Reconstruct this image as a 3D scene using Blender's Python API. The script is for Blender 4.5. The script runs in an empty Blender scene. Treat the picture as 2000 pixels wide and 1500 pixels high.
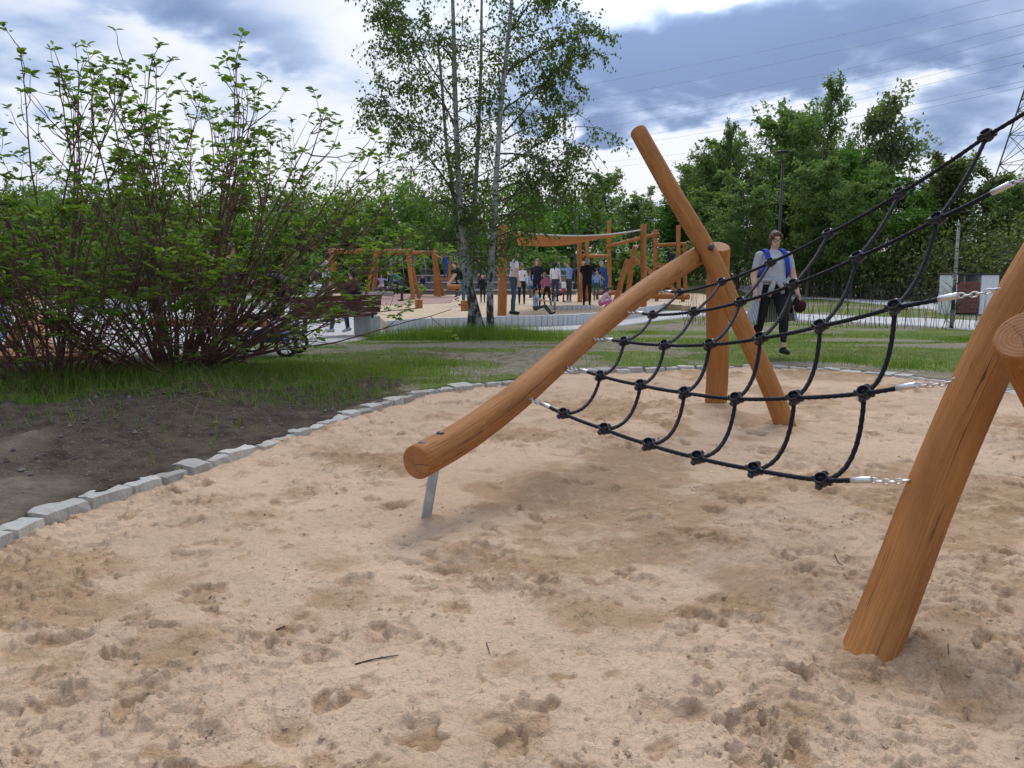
import bpy, math, random
import numpy as np
from mathutils import Vector, Matrix

# ------------------------------------------------------------------ camera
scene = bpy.context.scene
FPX, CH, HORIZON = 1502.0, 1.12, 538.0
PITCH = math.atan((750 - HORIZON) / FPX)
cam_d = bpy.data.cameras.new("camera")
cam_d.sensor_fit = 'HORIZONTAL'
cam_d.sensor_width = 36.0
cam_d.lens = 36.0 * FPX / 2000.0
cam_d.clip_start = 0.05
cam_d.clip_end = 5000
cam = bpy.data.objects.new("camera", cam_d)
scene.collection.objects.link(cam)
cam.location = (0, 0, CH)
cam.rotation_euler = (math.pi / 2 - PITCH, 0, 0)
scene.camera = cam
CP, SP = math.cos(PITCH), math.sin(PITCH)

def ray(u, v):
    a = (u - 1000) / FPX
    b = (750 - v) / FPX
    return (a, CP + b * SP, -SP + b * CP)

def at(u, v, Y):
    """world point on the sight line of photo pixel (u, v) at the distance Y"""
    d = ray(u, v)
    t = Y / d[1]
    return Vector((d[0] * t, Y, CH + d[2] * t))

def gz(u, v, z):
    d = ray(u, v)
    t = (z - CH) / d[2]
    return Vector((d[0] * t, d[1] * t, z))

# ------------------------------------------------------------------ node helper
class G:
    def __init__(self, tree):
        self.t = tree
        self.n = tree.nodes
    def lk(self, a, sock):
        if isinstance(a, bpy.types.NodeSocket):
            self.t.links.new(a, sock)
        elif a is not None:
            if isinstance(a, (tuple, list)) and len(a) == 3 and sock.type == 'RGBA':
                a = (*a, 1)
            sock.default_value = a
    def math(self, op, a, b=None, c=None, clamp=False):
        n = self.n.new('ShaderNodeMath')
        n.operation = op
        n.use_clamp = clamp
        self.lk(a, n.inputs[0])
        if b is not None: self.lk(b, n.inputs[1])
        if c is not None: self.lk(c, n.inputs[2])
        return n.outputs[0]
    def mix(self, f, a, b, blend='MIX'):
        n = self.n.new('ShaderNodeMix')
        n.data_type = 'RGBA'
        n.blend_type = blend
        n.clamp_factor = True
        self.lk(f, n.inputs[0]); self.lk(a, n.inputs[6]); self.lk(b, n.inputs[7])
        return n.outputs[2]
    def sstep(self, x, a, b, lo=0.0, hi=1.0):
        n = self.n.new('ShaderNodeMapRange')
        n.interpolation_type = 'SMOOTHSTEP'
        self.lk(x, n.inputs[0])
        n.inputs[1].default_value = a; n.inputs[2].default_value = b
        n.inputs[3].default_value = lo; n.inputs[4].default_value = hi
        return n.outputs[0]
    def noise(self, vec, scale, detail=4, rough=0.55, dist=0.0, col=False):
        n = self.n.new('ShaderNodeTexNoise')
        if vec is not None: self.lk(vec, n.inputs['Vector'])
        n.inputs['Scale'].default_value = scale
        n.inputs['Detail'].default_value = detail
        n.inputs['Roughness'].default_value = rough
        n.inputs['Distortion'].default_value = dist
        return n.outputs['Color' if col else 'Fac']
    def voro(self, vec, scale, feature='F1', out='Distance', rand=1.0):
        n = self.n.new('ShaderNodeTexVoronoi')
        n.feature = feature
        self.lk(vec, n.inputs['Vector'])
        n.inputs['Scale'].default_value = scale
        n.inputs['Randomness'].default_value = rand
        return n.outputs[out]
    def mapv(self, vec, scale=(1, 1, 1), loc=(0, 0, 0), rot=(0, 0, 0)):
        n = self.n.new('ShaderNodeMapping')
        self.lk(vec, n.inputs[0])
        n.inputs['Location'].default_value = loc
        n.inputs['Rotation'].default_value = rot
        n.inputs['Scale'].default_value = scale
        return n.outputs[0]
    def coord(self, which='Object'):
        return self.n.new('ShaderNodeTexCoord').outputs[which]
    def attr(self, name, out='Fac'):
        n = self.n.new('ShaderNodeAttribute')
        n.attribute_name = name
        return n.outputs[out]
    def bump(self, h, strength=0.5, dist=0.01, normal=None):
        n = self.n.new('ShaderNodeBump')
        n.inputs['Strength'].default_value = strength
        n.inputs['Distance'].default_value = dist
        self.lk(h, n.inputs['Height'])
        if normal is not None: self.lk(normal, n.inputs['Normal'])
        return n.outputs[0]
    def sep(self, v):
        n = self.n.new('ShaderNodeSeparateXYZ')
        self.lk(v, n.inputs[0])
        return n.outputs
    def comb(self, x, y, z):
        n = self.n.new('ShaderNodeCombineXYZ')
        for i, q in enumerate((x, y, z)): self.lk(q, n.inputs[i])
        return n.outputs[0]
    def objrand(self):
        return self.n.new('ShaderNodeObjectInfo').outputs['Random']

# ------------------------------------------------------------------ world, sun, exposure
SUN_AZ, SUN_EL = math.radians(9), math.radians(47)      # ahead of the camera, behind the cloud
world = bpy.data.worlds.new("World")
scene.world = world
world.use_nodes = True
g = G(world.node_tree)
bg = g.n['Background']
sky = g.n.new('ShaderNodeTexSky')
sky.sky_type = 'NISHITA'
sky.sun_disc = False
sky.sun_elevation = SUN_EL
sky.sun_rotation = SUN_AZ
sky.air_density = 1.0
sky.dust_density = 1.5
SKYK = 0.1
bg.inputs['Strength'].default_value = SKYK

def ae(u, v):
    d = ray(u, v)
    return d[0] / d[1], d[2] / d[1]

dirv = g.coord('Generated')
sx, sy, sz = g.sep(dirv)[0:3]
zc = g.math('ADD', g.math('MAXIMUM', sz, 0.0), 0.30)
plane = g.comb(g.math('DIVIDE', sx, zc), g.math('DIVIDE', sy, zc), 0.0)
n_big = g.noise(g.mapv(plane, (1, 1, 1), (3.1, 1.7, 0.0)), 1.0, 6, 0.5, 0.2)
n_mid = g.noise(g.mapv(plane, (1, 1.3, 1), (7.4, 2.2, 4.0)), 3.0, 6, 0.5, 0.2)
n_fin = g.noise(g.mapv(plane, (1, 1.0, 1), (1.4, 9.2, 2.0)), 8.0, 5, 0.5, 0.25)
yy = g.math('MAXIMUM', sy, 0.08)
ca = g.math('DIVIDE', sx, yy)
ce = g.math('DIVIDE', sz, yy)
# ragged edges for the cloud masses in view
wob = g.math('MULTIPLY', g.math('SUBTRACT', n_mid, 0.5), 0.16)
wob2 = g.math('MULTIPLY', g.math('SUBTRACT', n_fin, 0.5), 0.10)
caw = g.math('ADD', ca, wob)
cew = g.math('ADD', ce, wob2)
def lobe(u, v, su, sv, tilt=0.0):
    a0, e0 = ae(u, v)
    x = g.math('SUBTRACT', caw, a0)
    y = g.math('SUBTRACT', cew, e0)
    c, s = math.cos(tilt), math.sin(tilt)
    xr = g.math('ADD', g.math('MULTIPLY', x, c), g.math('MULTIPLY', y, s))
    yr = g.math('SUBTRACT', g.math('MULTIPLY', y, c), g.math('MULTIPLY', x, s))
    q = g.math('ADD', g.math('POWER', g.math('DIVIDE', xr, su / FPX), 2.0),
               g.math('POWER', g.math('DIVIDE', yr, sv / FPX), 2.0))
    return g.math('POWER', 2.718, g.math('MULTIPLY', q, -1.0))
def addl(*ls):
    r = ls[0]
    for l in ls[1:]: r = g.math('ADD', r, l)
    return r
def sc(x, k): return g.math('MULTIPLY', x, k)
dens = addl(sc(g.math('SUBTRACT', n_big, 0.5), 0.9), sc(g.math('SUBTRACT', n_mid, 0.5), 1.25), sc(g.math('SUBTRACT', n_fin, 0.5), 0.62), 0.24,
            sc(lobe(1290, 140, 300, 85, 0.05), 0.54), sc(lobe(1560, 60, 260, 70, 0.05), 0.30), sc(lobe(1850, 70, 330, 80, 0.15), 0.28),
            sc(lobe(500, 70, 200, 75, -0.45), 0.35), sc(lobe(150, 60, 200, 40, 0.1), 0.20), sc(lobe(1860, 240, 120, 50, 0.1), 0.42),
            sc(lobe(1960, 130, 100, 60), 0.25), sc(lobe(1205, 268, 34, 30), 0.75), sc(lobe(420, 190, 230, 40, -0.2), 0.16), sc(lobe(60, 150, 160, 60), 0.14),
            sc(lobe(330, 260, 420, 100, 0.2), -0.16), sc(lobe(850, 340, 420, 90), -0.45), sc(lobe(1330, 310, 330, 55, 0.1), -0.62),
            sc(lobe(1550, 225, 110, 32, 0.25), -0.50), sc(lobe(1290, -20, 130, 40), -0.9), sc(lobe(1480, -40, 150, 35), -0.5),
            sc(lobe(1770, 330, 160, 36), -0.40), sc(lobe(1790, 175, 130, 24, 0.5), -0.55), sc(lobe(780, 140, 170, 90), -0.22), sc(lobe(330, 80, 260, 26, -0.25), -0.25))
elev = g.sstep(sz, 0.04, 0.16)
cover = g.math('MULTIPLY', g.sstep(dens, -0.08, 0.40), g.sstep(sz, 0.03, 0.12, 0.35, 1.0))
thick = g.sstep(dens, 0.16, 0.70)
bright = g.mix(elev, (0.655, 0.635, 0.625), (0.63, 0.655, 0.71))
dark = g.mix(thick, (0.345, 0.435, 0.61), (0.138, 0.200, 0.350))
cloud = g.mix(cover, bright, dark)
# the cloud deck thins towards the hidden sun
sdir = (math.sin(SUN_AZ) * math.cos(SUN_EL), math.cos(SUN_AZ) * math.cos(SUN_EL), math.sin(SUN_EL))
dp = addl(sc(sx, sdir[0]), sc(sy, sdir[1]), sc(sz, sdir[2]))
glow = g.sstep(dp, 0.80, 1.0, 1.0, 2.2)
cloud = g.mix(1.0, cloud, g.comb(glow, glow, glow), 'MULTIPLY')
SKY_GAIN = 1.0
clsc = g.mix(1.0, cloud, (SKY_GAIN / SKYK,) * 3, 'MULTIPLY')
g.lk(g.mix(0.95, sky.outputs[0], clsc), bg.inputs['Color'])

sun_d = bpy.data.lights.new("sun", 'SUN')
sun_d.energy = 1.3
sun_d.angle = math.radians(24)
sun_d.color = (1.0, 0.95, 0.88)
sun = bpy.data.objects.new("sun", sun_d)
scene.collection.objects.link(sun)
sun.location = (0, 0, 40)
sun.rotation_euler = Vector(sdir).to_track_quat('Z', 'Y').to_euler()

scene.view_settings.view_transform = 'Standard'
scene.view_settings.look = 'None'
scene.view_settings.exposure = 0.55
scene.view_settings.gamma = 1.0
scene.view_settings.use_curve_mapping = False
scene.cycles.use_denoising = True
scene.cycles.max_bounces = 6
scene.cycles.diffuse_bounces = 3
scene.cycles.transparent_max_bounces = 4
scene.cycles.use_adaptive_sampling = True
scene.cycles.adaptive_threshold = 0.02

# ------------------------------------------------------------------ numeric helpers
def sstep(a, b, x):
    t = np.clip((np.asarray(x, float) - a) / (b - a), 0, 1)
    return t * t * (3 - 2 * t)

def vnoise(x, y, seed=0):
    xi = np.floor(x).astype(np.int64); yi = np.floor(y).astype(np.int64)
    fx = x - xi; fy = y - yi
    fx = fx * fx * fx * (fx * (fx * 6 - 15) + 10); fy = fy * fy * fy * (fy * (fy * 6 - 15) + 10)
    def h(a, b):
        n = (a * 374761393 + b * 668265263 + seed * 1442695041) & 0xFFFFFFFF
        n = ((n ^ (n >> 13)) * 1274126177) & 0xFFFFFFFF
        n = n ^ (n >> 16)
        return (n & 0xFFFF) / 65535.0
    a = h(xi, yi); b = h(xi + 1, yi); c = h(xi, yi + 1); d = h(xi + 1, yi + 1)
    return (a * (1 - fx) + b * fx) * (1 - fy) + (c * (1 - fx) + d * fx) * fy

def fbm(x, y, octs=4, seed=0, gain=0.5):
    s = 0; a = 1; t = 0
    for i in range(octs):
        s = s + a * vnoise(x * 2 ** i + 17.3 * i, y * 2 ** i - 9.1 * i, seed + i)
        t += a; a *= gain
    return s / t

# ------------------------------------------------------------------ mesh helpers
COL = scene.collection
ORG = {}

def tag(o, label=None, cat=None, group=None, kind=None):
    if label: o["label"] = label
    if cat: o["category"] = cat
    if group: o["group"] = group
    if kind: o["kind"] = kind
    return o

def empty(name, loc, label=None, cat=None, group=None):
    o = bpy.data.objects.new(name, None)
    o.empty_display_size = 0.1
    COL.objects.link(o)
    o.location = Vector(loc)
    ORG[o.name] = Vector(loc)
    return tag(o, label, cat, group)

def np_mesh(name, V, F, mats, smooth=True, mat_idx=None, attrs=None, uv=None):
    """V (n,3) array, F (m,k) array of k-gons"""
    V = np.asarray(V, np.float32); F = np.asarray(F, np.int32)
    me = bpy.data.meshes.new(name)
    me.vertices.add(len(V)); me.vertices.foreach_set('co', V.ravel())
    m, k = F.shape
    me.loops.add(m * k); me.loops.foreach_set('vertex_index', F.ravel())
    me.polygons.add(m)
    me.polygons.foreach_set('loop_start', np.arange(0, m * k, k, dtype=np.int32))
    me.polygons.foreach_set('loop_total', np.full(m, k, np.int32))
    me.polygons.foreach_set('use_smooth', np.full(m, bool(smooth)))
    if not isinstance(mats, (list, tuple)): mats = [mats]
    for mt in mats: me.materials.append(mt)
    if mat_idx is not None: me.polygons.foreach_set('material_index', np.asarray(mat_idx, np.int32))
    if attrs:
        for an, av in attrs.items():
            at_ = me.attributes.new(an, 'FLOAT', 'POINT')
            at_.data.foreach_set('value', np.asarray(av, np.float32))
    if uv is not None:
        l = me.uv_layers.new(name='UVMap')
        l.data.foreach_set('uv', np.asarray(uv, np.float32).ravel())
    me.update(calc_edges=True)
    return me

def obj(name, me, parent=None, loc=None):
    o = bpy.data.objects.new(name, me)
    COL.objects.link(o)
    if parent is not None: o.parent = parent
    if loc is not None: o.location = loc
    return o

def root_org(p):
    while p is not None:
        if p.name in ORG: return ORG[p.name]
        p = p.parent
    return Vector((0, 0, 0))

class MB:
    """collects shapes; build() links them as ONE mesh object"""
    def __init__(self):
        self.v = []; self.f = []; self.m = []; self.uv = []; self.s = []
    def face(self, idx, m=0, uv=None, smooth=True):
        self.f.append(tuple(idx)); self.m.append(m); self.s.append(smooth)
        self.uv.append(uv if uv else [(0.0, 0.0)] * len(idx))
    def box(self, c, size, rot=None, m=0, bevel=0.0, taper=1.0):
        c = Vector(c); hx, hy, hz = [s / 2 for s in size]
        R = rot if rot is not None else Matrix.Identity(3)
        b = min(bevel, hx * .9, hy * .9, hz * .9)
        n0 = len(self.v)
        if b <= 0:
            for z in (-hz, hz):
                k = taper if z > 0 else 1.0
                for x, y in ((-hx, -hy), (hx, -hy), (hx, hy), (-hx, hy)):
                    self.v.append(c + R @ Vector((x * k, y * k, z)))
            for q in ((0, 3, 2, 1), (4, 5, 6, 7), (0, 1, 5, 4), (1, 2, 6, 5), (2, 3, 7, 6), (3, 0, 4, 7)):
                self.face([n0 + i for i in q], m, smooth=False)
            return self
        rings = [(-hz, b), (-hz + b, 0), (hz - b, 0), (hz, b)]
        for z, ins in rings:
            k = taper if z > 0 else 1.0
            ax, ay = (hx - ins) * k, (hy - ins) * k
            cb = b if ins == 0 else b * 0.5
            for x, y in ((-ax + cb, -ay), (ax - cb, -ay), (ax, -ay + cb), (ax, ay - cb), (ax - cb, ay), (-ax + cb, ay), (-ax, ay - cb), (-ax, -ay + cb)):
                self.v.append(c + R @ Vector((x, y, z)))
        for i in range(3):
            for j in range(8):
                a = n0 + i * 8 + j; d = n0 + i * 8 + (j + 1) % 8
                self.face((a, d, d + 8, a + 8), m, smooth=False)
        self.face([n0 + j for j in reversed(range(8))], m, smooth=False)
        self.face([n0 + 24 + j for j in range(8)], m, smooth=False)
        return self
    def tube(self, pts, radii, sides=10, caps=True, m=0, mcap=None, squash=None, lobes=0, twist=0.0, lobe_amp=0.0, uvs=False, wob=0.0, seed=0, up=None):
        pts = [Vector(p) for p in pts]
        if not hasattr(radii, '__len__'): radii = [radii] * len(pts)
        n = len(pts)
        tans = []
        for i in range(n):
            t = pts[min(i + 1, n - 1)] - pts[max(i - 1, 0)]
            if t.length < 1e-9: t = Vector((0, 0, 1))
            tans.append(t.normalized())
        ref = Vector(up) if up is not None else (Vector((0, 0, 1)) if abs(tans[0].z) < 0.9 else Vector((1, 0, 0)))
        x = (ref - tans[0] * ref.dot(tans[0])).normalized()
        n0 = len(self.v)
        acc = 0.0
        lens = []
        rnd = random.Random(seed)
        ph = rnd.random() * 9
        for i in range(n):
            if i: acc += (pts[i] - pts[i - 1]).length
            lens.append(acc)
            t = tans[i]
            x = (x - t * x.dot(t))
            x = x.normalized() if x.length > 1e-6 else t.orthogonal().normalized()
            y = t.cross(x)
            for k in range(sides):
                a = 2 * math.pi * k / sides
                r = radii[i]
                if lobes: r *= 1 + lobe_amp * math.cos(lobes * (a + twist * acc))
                if wob: r *= 1 + wob * (math.sin(a * 2 + acc * 2.3 + ph) * .5 + math.sin(a * 3 - acc * 4.1 + 2 * ph) * .35 + math.sin(a + acc * 7.3 + ph) * .25)
                q = x * math.cos(a) * r + y * math.sin(a) * r * (squash or 1.0)
                self.v.append(pts[i] + q)
        for i in range(n - 1):
            rr = max(radii[i], radii[i + 1])
            for k in range(sides):
                k2 = (k + 1) % sides
                a = n0 + i * sides
                uv = None
                if uvs:
                    c0 = k / sides; c1 = (k + 1) / sides
                    uv = [(c0, lens[i]), (c1, lens[i]), (c1, lens[i + 1]), (c0, lens[i + 1])]
                self.face((a + k, a + k2, a + sides + k2, a + sides + k), m, uv)
        if caps:
            mc = m if mcap is None else mcap
            uvc = [(0.5 * math.cos(2 * math.pi * k / sides), 0.5 * math.sin(2 * math.pi * k / sides)) for k in range(sides)]
            self.face([n0 + k for k in reversed(range(sides))], mc, list(reversed(uvc)), False)
            self.face([n0 + (n - 1) * sides + k for k in range(sides)], mc, uvc, False)
        return self
    def lathe(self, prof, c=(0, 0, 0), axis=(0, 0, 1), sides=16, m=0):
        """prof: (radius, height) pairs along axis"""
        c = Vector(c)
        R = Vector(axis).normalized().to_track_quat('Z', 'Y').to_matrix()
        n0 = len(self.v)
        for r, h in prof:
            for k in range(sides):
                a = 2 * math.pi * k / sides
                self.v.append(c + R @ Vector((r * math.cos(a), r * math.sin(a), h)))
        for i in range(len(prof) - 1):
            for k in range(sides):
                k2 = (k + 1) % sides
                a = n0 + i * sides
                self.face((a + k, a + k2, a + sides + k2, a + sides + k), m)
        if prof[0][0] > 1e-5: self.face([n0 + k for k in reversed(range(sides))], m)
        if prof[-1][0] > 1e-5: self.face([n0 + (len(prof) - 1) * sides + k for k in range(sides)], m)
        return self
    def ell(self, c, r, rot=None, sides=12, rings=8, m=0):
        c = Vector(c); R = rot if rot is not None else Matrix.Identity(3)
        n0 = len(self.v)
        for i in range(rings + 1):
            th = math.pi * i / rings
            th = min(max(th, 0.02), math.pi - 0.02)
            for k in range(sides):
                a = 2 * math.pi * k / sides
                self.v.append(c + R @ Vector((r[0] * math.sin(th) * math.cos(a), r[1] * math.sin(th) * math.sin(a), -r[2] * math.cos(th))))
        for i in range(rings):
            for k in range(sides):
                k2 = (k + 1) % sides
                a = n0 + i * sides
                self.face((a + k, a + k2, a + sides + k2, a + sides + k), m)
        self.face([n0 + k for k in reversed(range(sides))], m)
        self.face([n0 + rings * sides + k for k in range(sides)], m)
        return self
    def loop(self, c, R, a, b, w, m=0, seg=12, mi=5):
        """closed ring (chain link): half length a, half width b, wire radius w"""
        pts = []
        for i in range(seg):
            t = 2 * math.pi * i / seg
            pts.append(Vector((a * math.cos(t), b * math.sin(t), 0)))
        n0 = len(self.v)
        for i in range(seg):
            t = (pts[(i + 1) % seg] - pts[i - 1]).normalized()
            nrm = Vector((-t.y, t.x, 0))
            for k in range(mi):
                an = 2 * math.pi * k / mi
                self.v.append(Vector(c) + R @ (pts[i] + nrm * w * math.cos(an) + Vector((0, 0, w * math.sin(an)))))
        for i in range(seg):
            for k in range(mi):
                a0 = n0 + i * mi; a1 = n0 + ((i + 1) % seg) * mi
                self.face((a0 + k, a1 + k, a1 + (k + 1) % mi, a0 + (k + 1) % mi), m)
        return self
    def mesh(self, name, mats, org=Vector((0, 0, 0))):
        me = bpy.data.meshes.new(name)
        me.from_pydata([tuple(v - org) for v in self.v], [], self.f)
        if not isinstance(mats, (list, tuple)): mats = [mats]
        for mt in mats: me.materials.append(mt)
        me.polygons.foreach_set('material_index', self.m)
        me.polygons.foreach_set('use_smooth', self.s)
        l = me.uv_layers.new(name='UVMap')
        flat = [c for uv in self.uv for q in uv for c in q]
        l.data.foreach_set('uv', flat)
        me.update()
        return me
    def build(self, name, mats, parent=None, loc=None):
        """shapes are given in world space; a part is stored relative to its thing"""
        if parent is not None:
            return obj(name, self.mesh(name, mats, root_org(parent)), parent)
        org = Vector(loc) if loc is not None else Vector((0, 0, 0))
        return obj(name, self.mesh(name, mats, org), None, org)

def spline(pts, n=8):
    """Catmull-Rom through points"""
    P = [Vector(p) for p in pts]
    P = [P[0] * 2 - P[1]] + P + [P[-1] * 2 - P[-2]]
    out = []
    for i in range(1, len(P) - 2):
        for k in range(n):
            t = k / n
            a, b, c, d = P[i - 1], P[i], P[i + 1], P[i + 2]
            out.append(0.5 * ((2 * b) + (c - a) * t + (2 * a - 5 * b + 4 * c - d) * t * t + (3 * b - a - 3 * c + d) * t ** 3))
    out.append(P[-2])
    return out

def copy_tree(o, parent=None):
    c = o.copy()
    COL.objects.link(c)
    c.parent = parent
    for ch in list(o.children): copy_tree(ch, c)
    return c

# ------------------------------------------------------------------ materials
def newmat(name):
    m = bpy.data.materials.new(name)
    m.use_nodes = True
    gg = G(m.node_tree)
    return m, gg, gg.n['Principled BSDF']

def pmat(name, c1, c2=None, scale=6.0, rough=0.6, bump=0.0, bscale=None, stretch=(1, 1, 1), metal=0.0, detail=5, bdist=0.01, coords='Object', spec=None, rand=0.0):
    m, gg, b = newmat(name)
    v = gg.mapv(gg.coord(coords), stretch)
    c2 = c2 or tuple(x * 0.8 for x in c1)
    f = gg.sstep(gg.noise(v, scale, detail), 0.3, 0.7)
    col = gg.mix(f, c1, c2)
    if rand:
        k = gg.math('ADD', gg.math('MULTIPLY', gg.objrand(), 2 * rand), 1 - rand)
        col = gg.mix(1.0, col, gg.comb(k, k, k), 'MULTIPLY')
    gg.lk(col, b.inputs['Base Color'])
    b.inputs['Roughness'].default_value = rough
    b.inputs['Metallic'].default_value = metal
    if spec is not None: b.inputs['Specular IOR Level'].default_value = spec
    if bump: gg.lk(gg.bump(gg.noise(v, bscale or scale * 4, 5), bump, bdist), b.inputs['Normal'])
    return m

M = {}
def wood_mat(name, light, darkc, crack=1.0):
    m, gg, b = newmat(name)
    uv = gg.coord('UV')
    oi = gg.objrand()
    off = gg.comb(gg.math('MULTIPLY', oi, 0.0), gg.math('MULTIPLY', oi, 37.0), gg.math('MULTIPLY', oi, 11.0))
    n = gg.n.new('ShaderNodeVectorMath'); n.operation = 'ADD'
    gg.lk(uv, n.inputs[0]); gg.lk(off, n.inputs[1])
    uvo = n.outputs[0]
    # wrap the angle so the grain has no seam
    sx_, sy_, sz_ = gg.sep(uvo)[0:3]
    ang = gg.math('MULTIPLY', sx_, 2 * math.pi)
    ca_ = gg.math('COSINE', ang); sa_ = gg.math('SINE', ang)
    cyl = gg.comb(ca_, sa_, sy_)
    obz = gg.mapv(cyl, (1, 1, 1))
    fine = gg.noise(gg.mapv(cyl, (5.5, 5.5, 0.9)), 3.0, 6, 0.65, 0.3)
    streak = gg.noise(gg.mapv(cyl, (14, 14, 0.7)), 2.2, 4, 0.6, 0.2)
    blot = gg.noise(gg.mapv(cyl, (0.9, 0.9, 1.5)), 1.8, 5, 0.68)
    f = gg.math('ADD', gg.math('MULTIPLY', fine, 0.5), gg.math('MULTIPLY', blot, 0.5))
    col = gg.mix(gg.sstep(f, 0.34, 0.66), light, darkc)
    col = gg.mix(gg.sstep(streak, 0.54, 0.78, 0.0, 0.30), col, tuple(c * 0.55 for c in darkc))
    # checks running along the grain
    cn = gg.noise(gg.mapv(cyl, (2.6, 2.6, 0.28)), 2.0, 2, 0.5, 0.12)
    cr = gg.sstep(gg.math('ABSOLUTE', gg.math('SUBTRACT', cn, 0.5)), 0.0, 0.012, 1.0, 0.0)
    gate = gg.sstep(gg.noise(gg.mapv(cyl, (1.2, 1.2, 0.7), (5, 3, 1)), 1.5, 2), 0.44, 0.52)
    cr = gg.math('MULTIPLY', gg.math('MULTIPLY', cr, gate), crack)
    col = gg.mix(cr, col, (0.06, 0.025, 0.01))
    # knots and pale scuffs
    kn = gg.voro(gg.mapv(cyl, (1.0, 1.0, 1.9)), 1.55)
    col = gg.mix(gg.sstep(kn, 0.05, 0.11, 0.75, 0.0), col, (0.16, 0.06, 0.02))
    scf = gg.noise(gg.mapv(cyl, (3.2, 3.2, 7.0), (2, 8, 3)), 2.0, 3, 0.5, 0.6)
    col = gg.mix(gg.sstep(scf, 0.69, 0.76, 0.0, 0.45), col, (0.62, 0.40, 0.20))
    gg.lk(col, b.inputs['Base Color'])
    b.inputs['Roughness'].default_value = 0.72
    b.inputs['Specular IOR Level'].default_value = 0.25
    h = gg.math('SUBTRACT', gg.math('MULTIPLY', gg.math('ADD', fine, gg.math('MULTIPLY', streak, 0.5)), 0.25), cr)
    gg.lk(gg.bump(h, 0.5, 0.006), b.inputs['Normal'])
    return m

def endgrain_mat(name, light, darkc):
    m, gg, b = newmat(name)
    uv = gg.coord('UV')
    w = gg.noise(uv, 3.0, 3, 0.5, col=True)
    mixv = gg.n.new('ShaderNodeMix'); mixv.data_type = 'VECTOR'
    mixv.inputs[0].default_value = 0.10
    gg.lk(uv, mixv.inputs[4]); gg.lk(w, mixv.inputs[5])
    s = gg.sep(mixv.outputs[1])
    r = gg.math('SQRT', gg.math('ADD', gg.math('POWER', s[0], 2.0), gg.math('POWER', s[1], 2.0)))
    rg = gg.math('SINE', gg.math('MULTIPLY', r, 95.0))
    col = gg.mix(gg.sstep(rg, -1, 1, 0.1, 0.5), light, darkc)
    col = gg.mix(gg.sstep(gg.noise(uv, 2.5, 4), 0.4, 0.7, 0, 0.6), col, darkc)
    an = gg.math('ARCTAN2', s[1], s[0])
    wv = gg.math('ADD', an, gg.math('MULTIPLY', gg.math('SUBTRACT', gg.noise(uv, 6, 2), 0.5), 0.5))
    c1 = gg.sstep(gg.math('MULTIPLY', gg.math('ABSOLUTE', gg.math('SUBTRACT', wv, 1.45)), r), 0.004, 0.014, 1, 0)
    c2 = gg.sstep(gg.math('MULTIPLY', gg.math('ABSOLUTE', gg.math('SUBTRACT', wv, -0.9)), r), 0.002, 0.008, 0.8, 0)
    c3 = gg.sstep(gg.math('MULTIPLY', gg.math('ABSOLUTE', gg.math('SUBTRACT', wv, 2.7)), r), 0.002, 0.007, 0.8, 0)
    cr = gg.math('MAXIMUM', gg.math('MAXIMUM', c1, c2), c3)
    col = gg.mix(cr, col, (0.05, 0.02, 0.01))
    gg.lk(col, b.inputs['Base Color'])
    b.inputs['Roughness'].default_value = 0.75
    gg.lk(gg.bump(gg.math('SUBTRACT', gg.math('MULTIPLY', rg, 0.1), cr), 0.5, 0.004), b.inputs['Normal'])
    return m

M['wood'] = wood_mat('larch_wood', (0.43, 0.182, 0.050), (0.275, 0.104, 0.027))
M['wood_end'] = endgrain_mat('larch_end', (0.40, 0.17, 0.06), (0.25, 0.095, 0.03))
M['wood_far'] = wood_mat('larch_wood_far', (0.46, 0.195, 0.062), (0.29, 0.11, 0.034), 0.8)
M['rope'] = pmat('black_rope', (0.005, 0.006, 0.012), (0.010, 0.011, 0.020), 40, 0.7, 0.35, 220, spec=0.3)
M['plastic'] = pmat('black_plastic', (0.008, 0.009, 0.013), (0.015, 0.016, 0.022), 30, 0.30, 0.08, 150)
M['steel'] = pmat('galvanised_steel', (0.42, 0.43, 0.44), (0.30, 0.31, 0.33), 14, 0.42, 0.05, 60, metal=0.85)
M['alu'] = pmat('aluminium_sleeve', (0.72, 0.72, 0.72), (0.6, 0.6, 0.61), 20, 0.32, 0.04, 80, metal=0.8)
M['iron_cap'] = pmat('dark_bolt_cap', (0.03, 0.03, 0.03), (0.05, 0.045, 0.04), 30, 0.5)
# ------------------------------------------------------------------ terrain
kerb_px = [(-160, 1110), (0, 1034), (60, 1004), (170, 967), (300, 927), (440, 882), (580, 840), (700, 797), (850, 757), (1000, 741), (1100, 724), (1250, 717),
           (1400, 714), (1550, 715), (1680, 723), (1800, 736), (1900, 750), (2000, 767), (2100, 790)]
kerb_front = [gz(u, v, 0.05) for u, v in kerb_px]
ring = kerb_front + [Vector((4.9, 4.6, .05)), Vector((4.3, 2.2, .05)), Vector((3.4, 0.2, .05)), Vector((1.6, -1.4, .05)), Vector((-0.6, -1.3, .05)), Vector((-2.0, 0.2, .05))]
ringc = spline(ring + [ring[0]], 6)[:-1]
RP = np.array([(p.x, p.y) for p in ringc])

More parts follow.
